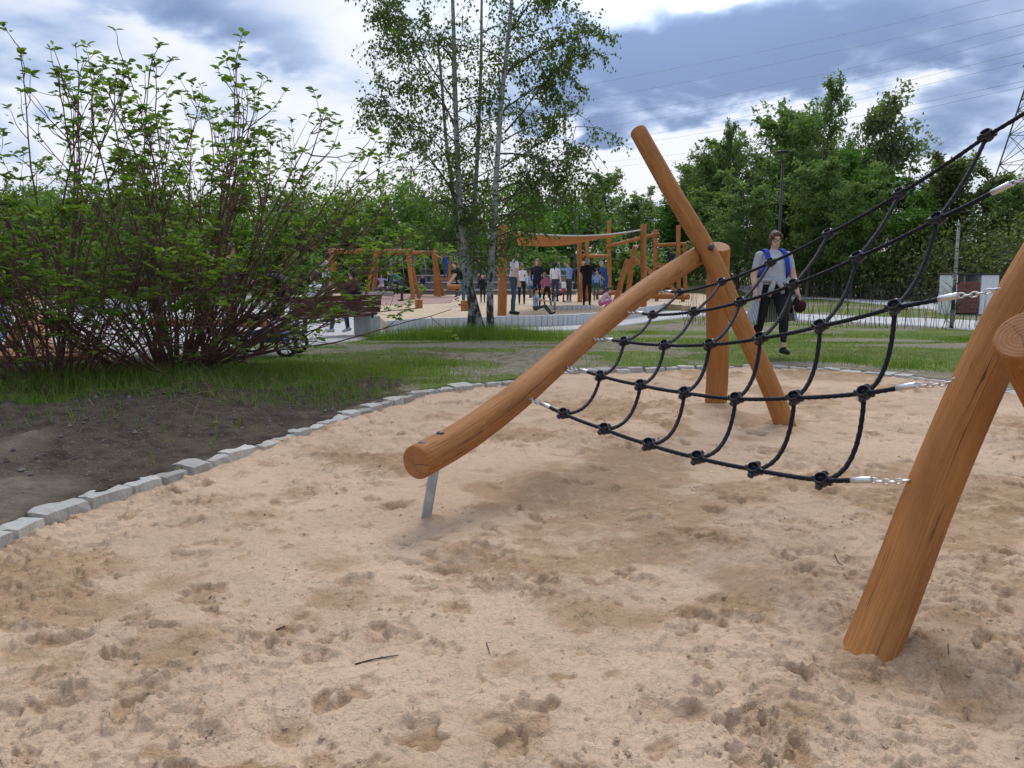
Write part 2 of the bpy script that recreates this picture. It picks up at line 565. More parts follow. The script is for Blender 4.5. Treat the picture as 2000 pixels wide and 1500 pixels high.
def poly_sd(x, y, P):
    """signed distance to a closed polygon, negative inside"""
    x = np.asarray(x, float); y = np.asarray(y, float)
    d = np.full(x.shape, 1e9); ins = np.zeros(x.shape, bool)
    n = len(P)
    for i in range(n):
        ax, ay = P[i]; bx, by = P[(i + 1) % n]
        ex, ey = bx - ax, by - ay
        L = ex * ex + ey * ey + 1e-12
        t = np.clip(((x - ax) * ex + (y - ay) * ey) / L, 0, 1)
        d = np.minimum(d, (x - ax - t * ex) ** 2 + (y - ay - t * ey) ** 2)
        c = ((ay > y) != (by > y))
        if abs(by - ay) > 1e-9:
            ins ^= c & (x < (bx - ax) * (y - ay) / (by - ay) + ax)
    d = np.sqrt(d)
    return np.where(ins, -d, d)

def tz0(x, y):
    x = np.asarray(x, float); y = np.asarray(y, float)
    z = 0.05 - 0.25 * sstep(10.8, 17.0, y) 
    z = z + 0.12 * np.exp(-(((x + 4.9) / 2.4) ** 2 + ((y - 8.9) / 1.2) ** 2))
    z = z + 0.10 * np.exp(-(((x + 0.75) / 1.1) ** 2 + ((y - 16.6) / 0.9) ** 2))
    hill = sstep(43, 80, y) * sstep(24, -4, x - 0.10 * y)
    z = z + 3.0 * hill
    z = z + 2.0 * sstep(48, 90, y) * sstep(0, 20, x - 0.3 * y)
    return z

def tz(x, y): return float(tz0(x, y))

def gp(u, v):
    z = 0.0
    for _ in range(12):
        p = gz(u, v, z)
        z = tz(p.x, p.y)
    return gz(u, v, z)

soil_px = [(-420, 800), (-150, 775), (0, 782), (90, 800), (200, 792), (400, 772), (560, 764), (640, 752), (740, 745), (850, 745), (700, 800), (440, 885), (170, 970), (0, 1040), (-250, 1180), (-500, 1100)]
SOIL = np.array([(gz(u, v, .05).x, gz(u, v, .05).y) for u, v in soil_px])

def axis(bounds):
    """(start, stop, step) runs joined to one strictly rising list"""
    out = []
    for a, b, s in bounds:
        n = max(1, int(round((b - a) / s)))
        out += list(np.linspace(a, b, n, endpoint=False))
    out.append(bounds[-1][1])
    return np.array(out)
gx = axis([(-2500, -300, 300), (-300, -60, 30), (-60, -22, 3), (-22, -9, 0.6), (-9, 10, 0.085), (10, 26, 0.6), (26, 60, 3), (60, 300, 30), (300, 2500, 300)])
gy = axis([(-2500, -300, 300), (-300, -20, 30), (-20, -2, 1.0), (-2, 3, 0.2), (3, 12.5, 0.075), (12.5, 22, 0.16), (22, 46, 0.8), (46, 100, 3), (100, 300, 25), (300, 3500, 400)])
X, Y = np.meshgrid(gx, gy)
sd = poly_sd(X, Y, RP)
Z = tz0(X, Y)
near = (np.abs(X) < 30) & (Y > -20) & (Y < 40)
so = np.where(near, poly_sd(X, Y, SOIL), 9.0)
wobn = (fbm(X * 1.3, Y * 1.3, 4, 5) - .5)
soil_m = sstep(0.25, -0.35, so + wobn * 1.1) * (sd > -0.2)
rough_h = (fbm(X * 2.2, Y * 2.2, 4, 11) - 0.5) * 0.05 + (fbm(X * 9, Y * 9, 3, 12) - 0.5) * 0.028 * (0.45 + 1.8 * soil_m)
soil_lump = np.maximum(0, fbm(X * 5.5, Y * 5.5, 3, 15, .6) - 0.5) * 0.10 * soil_m
mound = 0.14 * soil_m * sstep(0.1, 1.4, sd) * (0.35 + fbm(X * .8, Y * .8, 2, 40))
Z = Z + np.where(near, (rough_h * (0.12 + 0.88 * sstep(13.5, 10.5, Y)) + soil_lump) * sstep(0.0, 0.35, sd) + mound, 0)
Z = np.where(sd < -0.04, -0.45 + Z * 0, Z)
# path and playground stay clear of the turf
ny, nx = X.shape
idx = np.arange(ny * nx).reshape(ny, nx)
F = np.stack([idx[:-1, :-1], idx[:-1, 1:], idx[1:, 1:], idx[1:, :-1]], -1).reshape(-1, 4)
bare = sstep(0.47, 0.60, fbm(X * 0.55 + 3, Y * 0.9, 4, 21)) * 0.9 + 0.9 * sstep(0.9, 0.15, sd) * sstep(.35, .6, fbm(X * 1.7, Y * 1.7, 3, 22))
bare = np.clip(bare, 0, 1)
drysoil = sstep(3.2, 1.4, Y + 0.9 * (X + 3.3) + wobn * 1.5 - 2.2) * soil_m

m, gg, b = newmat('turf_and_soil')
co = gg.coord('Object')
n1 = gg.noise(co, 1.4, 6, 0.6); n2 = gg.noise(co, 9, 5, 0.65); n3 = gg.noise(co, 45, 4, 0.6)
gcol = gg.mix(gg.sstep(n1, 0.3, 0.7), (0.090, 0.140, 0.024), (0.165, 0.205, 0.046))
gcol = gg.mix(gg.sstep(n2, 0.42, 0.66, 0, 0.7), gcol, (0.105, 0.10, 0.042))
bcol = gg.mix(gg.sstep(n2, 0.3, 0.7), (0.27, 0.235, 0.165), (0.165, 0.145, 0.095))
ab = gg.attr('bare')
bf = gg.sstep(gg.math('ADD', ab, gg.math('MULTIPLY', gg.math('SUBTRACT', n2, .5), 1.1)), 0.25, 0.75)
col = gg.mix(bf, gcol, bcol)
scol = gg.mix(gg.sstep(n2, 0.32, 0.68), (0.046, 0.034, 0.025), (0.098, 0.074, 0.053))
scol = gg.mix(gg.sstep(gg.noise(co, 70, 3), 0.62, 0.70), scol, (0.22, 0.20, 0.175))
dcol = gg.mix(gg.sstep(n2, 0.3, 0.7), (0.20, 0.165, 0.125), (0.12, 0.098, 0.075))
scol = gg.mix(gg.sstep(gg.math('ADD', gg.attr('dry'), gg.math('MULTIPLY', gg.math('SUBTRACT', n1, .5), .6)), 0.3, 0.75), scol, dcol)
col = gg.mix(gg.sstep(gg.math('ADD', gg.attr('soil'), gg.math('MULTIPLY', gg.math('SUBTRACT', n2, .5), .8)), 0.35, 0.65), col, scol)
gg.lk(col, b.inputs['Base Color'])
b.inputs['Roughness'].default_value = 0.95
b.inputs['Specular IOR Level'].default_value = 0.1
h = gg.math('ADD', gg.math('MULTIPLY', n2, 0.7), gg.math('MULTIPLY', n3, 0.5))
gg.lk(gg.bump(h, 0.9, 0.035), b.inputs['Normal'])
M['ground'] = m
me = np_mesh('ground', np.stack([X, Y, Z], -1).reshape(-1, 3), F, M['ground'], True, None,
             {'soil': soil_m.ravel(), 'bare': bare.ravel(), 'dry': drysoil.ravel()})
tag(obj('ground', me), kind='structure', label='patchy lawn and dark soil around the sand pit')
GXs, GYs, GZs = gx, gy, Z

def gh(x, y):
    """height of the built ground sheet"""
    i = min(max(np.searchsorted(GXs, x) - 1, 0), len(GXs) - 2); j = min(max(np.searchsorted(GYs, y) - 1, 0), len(GYs) - 2)
    fx = (x - GXs[i]) / (GXs[i + 1] - GXs[i]); fy = (y - GYs[j]) / (GYs[j + 1] - GYs[j])
    return float((GZs[j, i] * (1 - fx) + GZs[j, i + 1] * fx) * (1 - fy) + (GZs[j + 1, i] * (1 - fx) + GZs[j + 1, i + 1] * fx) * fy)
def gha(x, y):
    i = np.clip(np.searchsorted(GXs, x) - 1, 0, len(GXs) - 2); j = np.clip(np.searchsorted(GYs, y) - 1, 0, len(GYs) - 2)
    fx = (x - GXs[i]) / (GXs[i + 1] - GXs[i]); fy = (y - GYs[j]) / (GYs[j + 1] - GYs[j])
    return (GZs[j, i] * (1 - fx) + GZs[j, i + 1] * fx) * (1 - fy) + (GZs[j + 1, i] * (1 - fx) + GZs[j + 1, i + 1] * fx) * fy

# ------------------------------------------------------------------ sand of the pit
rng = np.random.default_rng(7)
NC = 750
ty = [0.75]
while ty[-1] < 10.2: ty.append(ty[-1] + 0.0032 * (ty[-1] + 0.6))
ty = np.array(ty); tt = np.linspace(-1, 1, NC)
SW = 0.76; SO = 0.65
TX = tt[None, :] * (ty[:, None] + SO) * SW
TY = np.repeat(ty[:, None], NC, 1)
wx = TX + 0.10 * (fbm(TX * 3, TY * 3, 3, 60) - .5); wy = TY + 0.10 * (fbm(TX * 3, TY * 3, 3, 61) - .5)
S = (fbm(TX * 0.9, TY * 0.9, 3, 30) - .5) * 0.06 + (fbm(wx * 3.0, wy * 3.0, 4, 31) - .5) * 0.034
# trampled crust: plates with broken edges
c1 = fbm(wx * 5.5, wy * 5.5, 4, 33, 0.55)
act = sstep(0.40, 0.64, fbm(TX * 1.1 + 4, TY * 1.1, 3, 35))
S += 0.011 * sstep(0.47, 0.50, c1) * (0.35 + 0.75 * act)
c2 = fbm(wx * 12, wy * 12, 3, 36, 0.6)
S += 0.008 * sstep(0.52, 0.555, c2) * (0.35 + 0.9 * act)
S += (fbm(TX * 24, TY * 24, 3, 37, .6) - .5) * 0.006 * (0.15 + 1.0 * act)
rid = 1 - np.abs(2 * fbm(wx * 7, wy * 7, 3, 38) - 1)
S += 0.009 * sstep(0.86, 0.99, rid) * act
D = sstep(0.48, 0.66, fbm(TX * 1.5, TY * 1.5, 4, 39)) * 0.75 + 0.5 * act * sstep(.5, .7, c2)
def stamp(cx, cy, R, fn):
    j0, j1 = np.searchsorted(ty, [cy - R, cy + R])
    if j1 <= j0: return
    w = (ty[j0:j1].mean() + SO) * SW
    i0, i1 = np.searchsorted(tt, [(cx - R * 1.2) / w, (cx + R * 1.2) / w])
    if i1 <= i0: return
    sl = (slice(j0, j1), slice(i0, i1))
    fn(sl, TX[sl] - cx, TY[sl] - cy)
def foot(cx, cy, a, L, W, dep, sd_):
    def fn(sl, dx, dy):
        gx_, gy_ = dx + cx, dy + cy
        wxn = dx + L * 1.5 * (fbm(gx_ * 1.1 / L, gy_ * 1.1 / L, 3, 3 + sd_, .6) - .5); wyn = dy + L * 1.5 * (fbm(gx_ * 1.1 / L, gy_ * 1.1 / L, 3, 14 + sd_, .6) - .5)
        u = wxn * math.cos(a) + wyn * math.sin(a); v = -wxn * math.sin(a) + wyn * math.cos(a)
        q = np.sqrt((u / L) ** 2 + (v / W) ** 2)
        front = sstep(-1.0, 1.0, -u / L)
        rim = (fbm(gx_ * 30, gy_ * 30, 3, 9) ** 2) * 1.6
        S[sl] += -dep * sstep(1.05, 0.55, q) * (.55 + .45 * (1 - front)) + dep * 0.9 * np.exp(-((q - 1.12) / 0.16) ** 2) * rim * (.25 + .75 * front)
        D[sl] = np.maximum(D[sl], sstep(1.30, 0.7, q) * 0.62 * (.5 + fbm(gx_ * 9, gy_ * 9, 2, 13)))
    stamp(cx, cy, L * 1.7, fn)
for k in range(2100):
    yy_ = 0.9 + 8.6 * rng.random() ** 1.15; xx_ = (rng.random() * 2 - 1) * (yy_ + 1.2) * 0.75
    a = rng.random() * 6.28; L = 0.018 + 0.075 * rng.random() ** 1.6
    foot(xx_, yy_, a, L, L * rng.uniform(0.36, 0.75), L * rng.uniform(0.12, 0.32), k % 7)
def lump(cx, cy, r, h_, sharp=2.0, dd=0.0, ex=1.0, ea=0.0):
    def fn(sl, dx, dy):
        u = dx * math.cos(ea) + dy * math.sin(ea); v = (-dx * math.sin(ea) + dy * math.cos(ea)) * ex
        q = np.sqrt(u ** 2 + v ** 2) / r
        S[sl] += h_ * np.exp(-(q ** sharp))
        if dd: D[sl] = np.maximum(D[sl], dd * np.exp(-(q ** 2)))
    stamp(cx, cy, r * 2.6, fn)
# crumbled heaps: clusters of clods
for k in range(210):
    yy_ = 0.95 + 8.0 * rng.random() ** 1.2; xx_ = (rng.random() * 2 - 1) * (yy_ + 1.2) * 0.75
    R0 = rng.uniform(.04, .16); kk = int(rng.integers(5, 22))
    lump(xx_, yy_, R0 * 1.2, rng.uniform(-.008, .010), 2.0, .75)
    for _ in range(kk):
        r = rng.uniform(0.005, 0.017); q = rng.normal(0, R0, 2)
        lump(xx_ + q[0], yy_ + q[1] * .8, r, r * rng.uniform(0.25, 0.60), 3.0, 0, rng.uniform(1, 1.8), rng.random() * 3)
for k in range(2600):
    yy_ = 0.9 + 8.2 * rng.random() ** 1.3; xx_ = (rng.random() * 2 - 1) * (yy_ + 1.2) * 0.75
    r = 0.004 + .012 * rng.random() ** 2
    lump(xx_, yy_, r, r * rng.uniform(0.3, 0.8), 3.0)
# scuffed holes and heaps, dug under the net
for (u, v, r, h_) in [(1010, 960, .30, -.030), (1060, 935, .18, .045), (960, 985, .16, .03), (1150, 990, .22, -.03), (1230, 950, .15, .03), (880, 1095, .12, -.03), (900, 1070, .10, .035),
                      (1130, 1030, .15, .03), (1390, 800, .30, .06), (1440, 815, .18, .03), (1545, 835, .22, .035), (1330, 800, .22, .03), (1790, 1250, .14, .016), (1700, 1300, .20, -.015), (640, 1160, .12, -.02), (360, 1270, .2, .03),
                      (300, 1290, .12, -.03), (110, 1130, .16, .03), (560, 1410, .08, -.025), (1860, 1210, .13, .03), (1900, 1360, .13, -.03), (1745, 1235, .08, .010), (845, 1008, .06, .02)]:
    p = gz(u, v, 0); lump(p.x, p.y, r, h_, 2.0, 0.85)
for (u, v, r0_) in [(1700, 1262, .115), (1530, 828, .12), (1397, 792, .13)]:
    p = gz(u, v, 0)
    for k in range(16):
        a = rng.random() * 6.28; lump(p.x + math.cos(a) * r0_ * 1.15, p.y + math.sin(a) * r0_ * .9, rng.uniform(.02, .05), rng.uniform(.003, .011), 2.0, .8)
sds = poly_sd(TX, TY, RP)
S = np.clip(S, -0.06, 0.09)
S = S - 0.02 + 0.032 * sstep(-0.30, -0.02, sds)
S = np.where(sds > 0.0, -0.30, S)
D = np.clip(D, 0, 1)
ny, nx = TX.shape
idx = np.arange(ny * nx).reshape(ny, nx)
F = np.stack([idx[:-1, :-1], idx[:-1, 1:], idx[1:, 1:], idx[1:, :-1]], -1).reshape(-1, 4)
keep = (sds.ravel()[F] < 0.03).any(1)
F = F[keep]
V = np.stack([TX, TY, S], -1).reshape(-1, 3)
used = np.zeros(len(V), bool); used[F.ravel()] = True
remap = np.cumsum(used) - 1
m, gg, b = newmat('pit_sand')
co = gg.coord('Object')
n1 = gg.noise(co, 1.1, 5, 0.6); n2 = gg.noise(co, 14, 5, 0.65); n3 = gg.noise(co, 120, 3, 0.6); n4 = gg.noise(co, 420, 2, 0.5)
top = gg.mix(gg.sstep(n1, 0.35, 0.65), (0.635, 0.448, 0.300), (0.53, 0.370, 0.243))
wet = gg.mix(gg.sstep(n2, 0.3, 0.7), (0.35, 0.215, 0.108), (0.43, 0.275, 0.156))
df = gg.sstep(gg.math('ADD', gg.attr('dug'), gg.math('MULTIPLY', gg.math('SUBTRACT', n2, .5), 1.1)), 0.30, 0.95)
col = gg.mix(df, top, wet)
col = gg.mix(gg.sstep(n3, 0.60, 0.74, 0, 0.18), col, (0.24, 0.15, 0.085))
col = gg.mix(gg.sstep(n4, 0.35, 0.65, 0, 0.14), col, (0.62, 0.50, 0.38))
spk = gg.voro(co, 55.0)
spg = gg.noise(co, 7, 2)
col = gg.mix(gg.math('MULTIPLY', gg.sstep(spk, 0.05, 0.10, 0.75, 0), gg.sstep(spg, 0.55, 0.62)), col, (0.07, 0.05, 0.035))
gg.lk(col, b.inputs['Base Color'])
b.inputs['Roughness'].default_value = 0.97
b.inputs['Specular IOR Level'].default_value = 0.08
h = gg.math('ADD', gg.math('MULTIPLY', n3, 0.55), gg.math('MULTIPLY', n4, 0.3))
h = gg.math('ADD', h, gg.math('MULTIPLY', n2, 0.5))
wn_ = gg.noise(co, 26, 5, 0.62, 0.35)
h = gg.math('ADD', h, gg.sstep(wn_, 0.50, 0.54, 0.0, 0.36))
wn2 = gg.noise(co, 58, 4, 0.6, 0.3)
h = gg.math('ADD', h, gg.sstep(wn2, 0.53, 0.58, 0.0, 0.22))
gg.lk(gg.bump(h, 0.75, 0.011), b.inputs['Normal'])
M['sand'] = m
me = np_mesh('sand_pit', V[used], remap[F], M['sand'], True, None, {'dug': D.ravel()[used]})
tag(obj('sand_pit', me), kind='structure', label='trampled sand of the foreground pit')
def sand_h(x, y):
    j = min(max(int(np.searchsorted(ty, y)), 0), len(ty) - 1)
    i = min(max(int(np.searchsorted(tt, x / ((ty[j] + SO) * SW))), 0), NC - 1)
    return float(S[j, i])

# the bed carries on below and beside the modelled surface
px_, py_ = np.meshgrid(np.arange(-4.2, 6.6, .12), np.arange(-2.4, 10.6, .12))
pz_ = -0.075 + (fbm(px_ * 2.5, py_ * 2.5, 4, 91) - .5) * .05
fan = (np.abs(px_) > (py_ + SO) * SW - .25) | (py_ < 0.95)
pz_ = np.where(fan, pz_ + .055, pz_)
psd = poly_sd(px_, py_, RP)
idx = np.arange(px_.size).reshape(px_.shape)
F = np.stack([idx[:-1, :-1], idx[:-1, 1:], idx[1:, 1:], idx[1:, :-1]], -1).reshape(-1, 4)
F = F[(psd.ravel()[F] < 0.05).all(1)]
tag(obj('sand_bed', np_mesh('sand_bed', np.stack([px_, py_, pz_], -1).reshape(-1, 3), F, M['sand'], True, None, {'dug': (px_ * 0 + .15).ravel()})), kind='structure', label='sand of the pit beside the trampled middle')
# loose crumbs of sand
def crumbs():
    rng = np.random.default_rng(19)
    C = []
    for k in range(230):
        y0 = 0.95 + 6.5 * rng.random() ** 1.3; x0 = (rng.random() * 2 - 1) * (y0 + .4) * .70
        n = int(rng.integers(8, 34)); R0 = rng.uniform(.03, .15)
        C.append(np.stack([x0 + rng.normal(0, R0, n), y0 + rng.normal(0, R0 * .8, n), .002 + .0075 * rng.random(n) ** 2.4], -1))
    n = 500
    y0 = 0.95 + 6.5 * rng.random(n) ** 1.3
    C.append(np.stack([(rng.random(n) * 2 - 1) * (y0 + .4) * .70, y0, .0016 + .0055 * rng.random(n) ** 3], -1))
    C = np.concatenate(C)
    ok = (poly_sd(C[:, 0], C[:, 1], RP) < -.05) & (C[:, 1] > .85)
    C = C[ok]; n = len(C)
    base_v = np.array([(1, 0, 0), (-1, 0, 0), (0, 1, 0), (0, -1, 0), (0, 0, 1), (0, 0, -1)], float)
    base_f = np.array([(0, 2, 4), (2, 1, 4), (1, 3, 4), (3, 0, 4), (2, 0, 5), (1, 2, 5), (3, 1, 5), (0, 3, 5)])
    a = rng.random(n) * 6.28; ca_, sa_ = np.cos(a), np.sin(a)
    V = base_v[None] * rng.uniform(.6, 1.35, (n, 6, 1)) * C[:, 2][:, None, None] * np.array([1.25, 1.0, .75])
    V = np.stack([V[:, :, 0] * ca_[:, None] - V[:, :, 1] * sa_[:, None], V[:, :, 0] * sa_[:, None] + V[:, :, 1] * ca_[:, None], V[:, :, 2]], -1)
    z = np.array([sand_h(x, y) for x, y in C[:, :2]])
    V += np.stack([C[:, 0], C[:, 1], z + C[:, 2] * .05], -1)[:, None, :]
    F = (base_f[None] + 6 * np.arange(n)[:, None, None]).reshape(-1, 3)
    tag(obj('sand_crumbs', np_mesh('sand_crumbs', V.reshape(-1, 3), F, M['sand'], False, None, {'dug': np.repeat(rng.uniform(0, .6, n), 6)})), 'loose crumbs of damp sand scattered over the pit', 'sand', kind='stuff')
crumbs()

# ------------------------------------------------------------------ granite kerb
m, gg, b = newmat('granite')
co = gg.coord('Object'); rnd_ = gg.objrand()
n1 = gg.noise(co, 22, 5, 0.7); n2 = gg.noise(co, 130, 3, 0.6); n3 = gg.noise(co, 7, 3)
col = gg.mix(gg.sstep(n1, 0.35, 0.65), (0.50, 0.475, 0.415), (0.37, 0.355, 0.32))
col = gg.mix(gg.sstep(n2, 0.60, 0.70, 0, 0.6), col, (0.12, 0.12, 0.12))
col = gg.mix(gg.sstep(n3, 0.55, 0.75, 0, 0.5), col, (0.36, 0.28, 0.19))
kk = gg.math('ADD', gg.math('MULTIPLY', rnd_, 0.5), 0.70)
gg.lk(gg.mix(1.0, col, gg.comb(kk, kk, kk), 'MULTIPLY'), b.inputs['Base Color'])
b.inputs['Roughness'].default_value = 0.85
gg.lk(gg.bump(gg.math('ADD', n1, gg.math('MULTIPLY', n2, .4)), 0.7, 0.008), b.inputs['Normal'])
M['granite'] = m
def stone_mesh(k, L, W, Hh):
    r = random.Random(100 + k)
    n = 3
    vid = {}; V_ = []; F_ = []
    def vert(i, j, l):
        if (i, j, l) not in vid:
            p = [(i / n - .5), (j / n - .5), (l / n - .5)]
            e = sum(1 for q in p if abs(q) > 0.49)
            s = 1.0 if e < 2 else (0.955 if e == 2 else 0.90)
            q = [p[0] * L * s + r.uniform(-1, 1) * .006, p[1] * W * s + r.uniform(-1, 1) * .008, p[2] * Hh * (s if e >= 2 else 1.0) + r.uniform(-1, 1) * .005]
            vid[(i, j, l)] = len(V_); V_.append(q)
        return vid[(i, j, l)]
    for a in range(n):
        for c in range(n):
            F_.append([vert(a, c, n), vert(a + 1, c, n), vert(a + 1, c + 1, n), vert(a, c + 1, n)])
            F_.append([vert(a, 0, c), vert(a + 1, 0, c), vert(a + 1, 0, c + 1), vert(a, 0, c + 1)])
            F_.append([vert(a, n, c), vert(a, n, c + 1), vert(a + 1, n, c + 1), vert(a + 1, n, c)])
            F_.append([vert(0, a, c), vert(0, a, c + 1), vert(0, a + 1, c + 1), vert(0, a + 1, c)])
            F_.append([vert(n, a, c), vert(n, a + 1, c), vert(n, a + 1, c + 1), vert(n, a, c + 1)])
    return np_mesh('stone', V_, F_, M['granite'], False)
smesh = [stone_mesh(k, 1.0, 0.165, 0.20) for k in range(6)]
kerb = empty('kerb', (0, 0, 0)); tag(kerb, kind='structure', label='pale granite kerb stones round the sand pit')
KL = [Vector(p) for p in ringc] + [Vector(ringc[0])]
cum = [0.0]
for i in range(len(KL) - 1): cum.append(cum[-1] + (KL[i + 1] - KL[i]).length)
def on_kerb(s):
    i = int(np.searchsorted(cum, s)) - 1; i = min(max(i, 0), len(KL) - 2)
    return KL[i].lerp(KL[i + 1], (s - cum[i]) / (cum[i + 1] - cum[i] + 1e-9))
r = random.Random(4); s = 0.0; ns = 0
while s < cum[-1] - 0.1:
    L = r.uniform(0.15, 0.23)
    if r.random() < 0.12: L *= 1.25
    a_, b_ = on_kerb(s), on_kerb(min(s + L, cum[-1]))
    c_ = (a_ + b_) / 2; dr = (b_ - a_)
    o = obj('stone', smesh[r.randrange(6)], kerb)
    o.location = (c_.x + r.uniform(-.012, .012), c_.y + r.uniform(-.012, .012), -0.050 + r.uniform(-.008, .008))
    o.scale = (max(L - r.uniform(.004, .015), .08), 1 + r.uniform(-.12, .12), 1)
    o.rotation_euler = (r.uniform(-.07, .07), r.uniform(-.05, .05), math.atan2(dr.y, dr.x) + r.uniform(-.035, .035) + (math.pi if r.random() < .5 else 0))
    s += L; ns += 1

# ------------------------------------------------------------------ paving, paths, playground sand
m, gg, b = newmat('light_paving')
co = gg.coord('Object')
br = gg.n.new('ShaderNodeTexBrick'); gg.lk(co, br.inputs['Vector'])
br.inputs['Scale'].default_value = 2.5; br.inputs['Mortar Size'].default_value = 0.012
br.inputs['Color1'].default_value = (0.50, 0.49, 0.47, 1); br.inputs['Color2'].default_value = (0.44, 0.43, 0.415, 1); br.inputs['Mortar'].default_value = (0.28, 0.27, 0.25, 1)
nz = gg.noise(co, 3, 5)
gg.lk(gg.mix(gg.sstep(nz, .35, .7, 0, .4), br.outputs['Color'], (0.33, 0.30, 0.25)), b.inputs['Base Color'])
b.inputs['Roughness'].default_value = 0.9
gg.lk(gg.bump(gg.noise(co, 30, 4), 0.3, 0.01), b.inputs['Normal'])
M['paving'] = m
M['gravel_path'] = pmat('pale_path', (0.52, 0.51, 0.49), (0.42, 0.40, 0.375), 3.0, 0.95, 0.3, 60)
M['play_sand'] = pmat('yellow_play_sand', (0.56, 0.43, 0.285), (0.46, 0.345, 0.22), 2.5, 0.97, 0.9, 4.0, bdist=0.08)
M['rubber_pink'] = pmat('pinkish_safety_surface', (0.36, 0.22, 0.17), (0.30, 0.18, 0.14), 8, 0.95, 0.2, 60)

def ribbon(name, near_px, far_px, mat, lift, label, zf=None):
    a = spline([gp(u, v) for u, v in near_px], 8); b_ = spline([gp(u, v) for u, v in far_px], 8)
    n = 90; W = 5
    def res(P, t):
        q = t * (len(P) - 1); i = min(int(q), len(P) - 2)
        return P[i].lerp(P[i + 1], q - i)
    V_ = []; F_ = []
    for i in range(n + 1):
        p, q = res(a, i / n), res(b_, i / n)
        for k in range(W + 3):
            w = p.lerp(q, min(max((k - 1) / W, 0), 1))
            V_.append((w.x, w.y, tz(w.x, w.y) + lift - (.12 if k in (0, W + 2) else 0)))
    for i in range(n):
        for k in range(W + 2):
            c = i * (W + 3) + k
            F_.append((c, c + W + 3, c + W + 4, c + 1))
    # kerb face so that the slab has an edge
    V_ = np.array(V_)
    o = tag(obj(name, np_mesh(name, V_, F_, mat, True)), kind='structure', label=label)
    return o
ribbon('footpath', [(760, 654), (860, 648), (975, 647), (1100, 646), (1200, 638), (1300, 625), (1378, 618), (1460, 620), (1562, 627), (1700, 633), (1910, 646), (2150, 664)],
       [(760, 646), (860, 644), (975, 640), (1100, 636), (1190, 628), (1285, 610), (1378, 607), (1460, 609), (1562, 614), (1700, 619), (1910, 627), (2150, 640)], M['gravel_path'], 0.018, 'pale footpath running along the low panel wall')
ribbon('footpath', [(1300, 556), (1400, 566), (1500, 575), (1600, 584), (1700, 593), (1800, 603), (1900, 613), (2100, 630)],
       [(1300, 551), (1400, 558), (1500, 564), (1600, 570), (1700, 576), (1800, 583), (1900, 590), (2100, 602)], M['gravel_path'], 0.03, 'wide pale path in front of the trees on the right')
def sheet(name, pts, z, mat, label, skirt=0.4):
    n = len(pts)
    V_ = [(p.x, p.y, z) for p in pts] + [(p.x, p.y, z - skirt) for p in pts]
    me = bpy.data.meshes.new(name)
    me.from_pydata(V_, [], [tuple(range(n))] + [(i, i + n, (i + 1) % n + n, (i + 1) % n) for i in range(n)])
    me.materials.append(mat); me.update()
    return tag(obj(name, me), kind='structure', label=label)
ZS = 0.02      # level of the playground sand
plaza = [gp(u, v) for u, v in [(-700, 760), (0, 722), (300, 704), (560, 690), (640, 672), (740, 656), (768, 649), (768, 604), (560, 590), (0, 596), (-700, 604)]]
PLAZA = np.array([(p.x, p.y) for p in plaza])
ribbon('plaza_paving', [(-700, 760), (0, 722), (300, 704), (560, 690), (640, 672), (740, 656), (766, 650)], [(-700, 604), (0, 596), (300, 592), (560, 590), (640, 594), (740, 600), (762, 603)], M['paving'], 0.022, 'light grey paving behind the big shrub')
wall_px = [(758, 652), (800, 647), (860, 645), (975, 641), (1100, 637), (1180, 630), (1240, 621), (1287, 611), (1297, 604)]
wall_pts = spline([gz(u, v, -0.2) for u, v in wall_px], 10)
ps = [Vector((p.x, p.y + 0.12, 0)) for p in wall_pts[::4]]
ps += [gz(1385, 601, ZS), gz(1400, 582, ZS), gz(1370, 573, ZS), gz(1290, 569, ZS), gz(700, 569, ZS), gz(560, 574, ZS), gz(560, 583, ZS), gz(700, 590, ZS)]
ps = [Vector((p.x, p.y, 0)) for p in ps]
PLAY = np.array([(p.x, p.y) for p in ps])
sheet('playground_sand', ps, ZS, M['play_sand'], 'yellow sand of the far playground')
rub = [gz(u, v, ZS) for u, v in [(715, 598), (880, 592), (890, 579), (840, 573), (735, 573), (690, 580)]]
sheet('safety_surface', rub, ZS + 0.012, M['rubber_pink'], 'pinkish safety surface below the swings', 0.1)

# low wall of upright pale panels
M['panel'] = pmat('pale_panel', (0.56, 0.57, 0.57), (0.47, 0.48, 0.48), 5, 0.6, 0.15, 40, rand=0.06)
def panel_wall(path, h_, zb, label, pw=0.165):
    w = empty('panel_wall', (path[0].x, path[0].y, zb), label, 'wall', 'low panel walls of the playground')
    me = MB().box((0, 0, h_ / 2), (1, 0.07, h_), None, 0, 0.012).mesh('panel', M['panel'])
    cu = [0.0]
    for i in range(len(path) - 1): cu.append(cu[-1] + (path[i + 1] - path[i]).length)
    def pt(s):
        i = min(max(int(np.searchsorted(cu, s)) - 1, 0), len(path) - 2)
        return path[i].lerp(path[i + 1], (s - cu[i]) / (cu[i + 1] - cu[i] + 1e-9))
    s = 0
    r = random.Random(9)
    while s + pw < cu[-1]:
        a_, b_ = pt(s), pt(s + pw)
        c_ = (a_ + b_) / 2 - Vector((path[0].x, path[0].y, 0))
        o = obj('panel', me, w)
        o.location = (c_.x, c_.y, r.uniform(-.006, .006)); o.scale = (pw - 0.012, 1, 1)
        o.rotation_euler = (r.uniform(-.01, .01), 0, math.atan2(b_.y - a_.y, b_.x - a_.x))
        s += pw
    return w
panel_wall([Vector((p.x, p.y, 0)) for p in wall_pts], 0.34, -0.24, 'long low white panel wall curving along the front of the playground sand')
panel_wall(spline([gz(u, v, ZS) for u, v in [(1068, 605), (1110, 605), (1165, 604)]], 6), 0.15, ZS - .01, 'short inner strip of white panels behind the child crouching in pink')
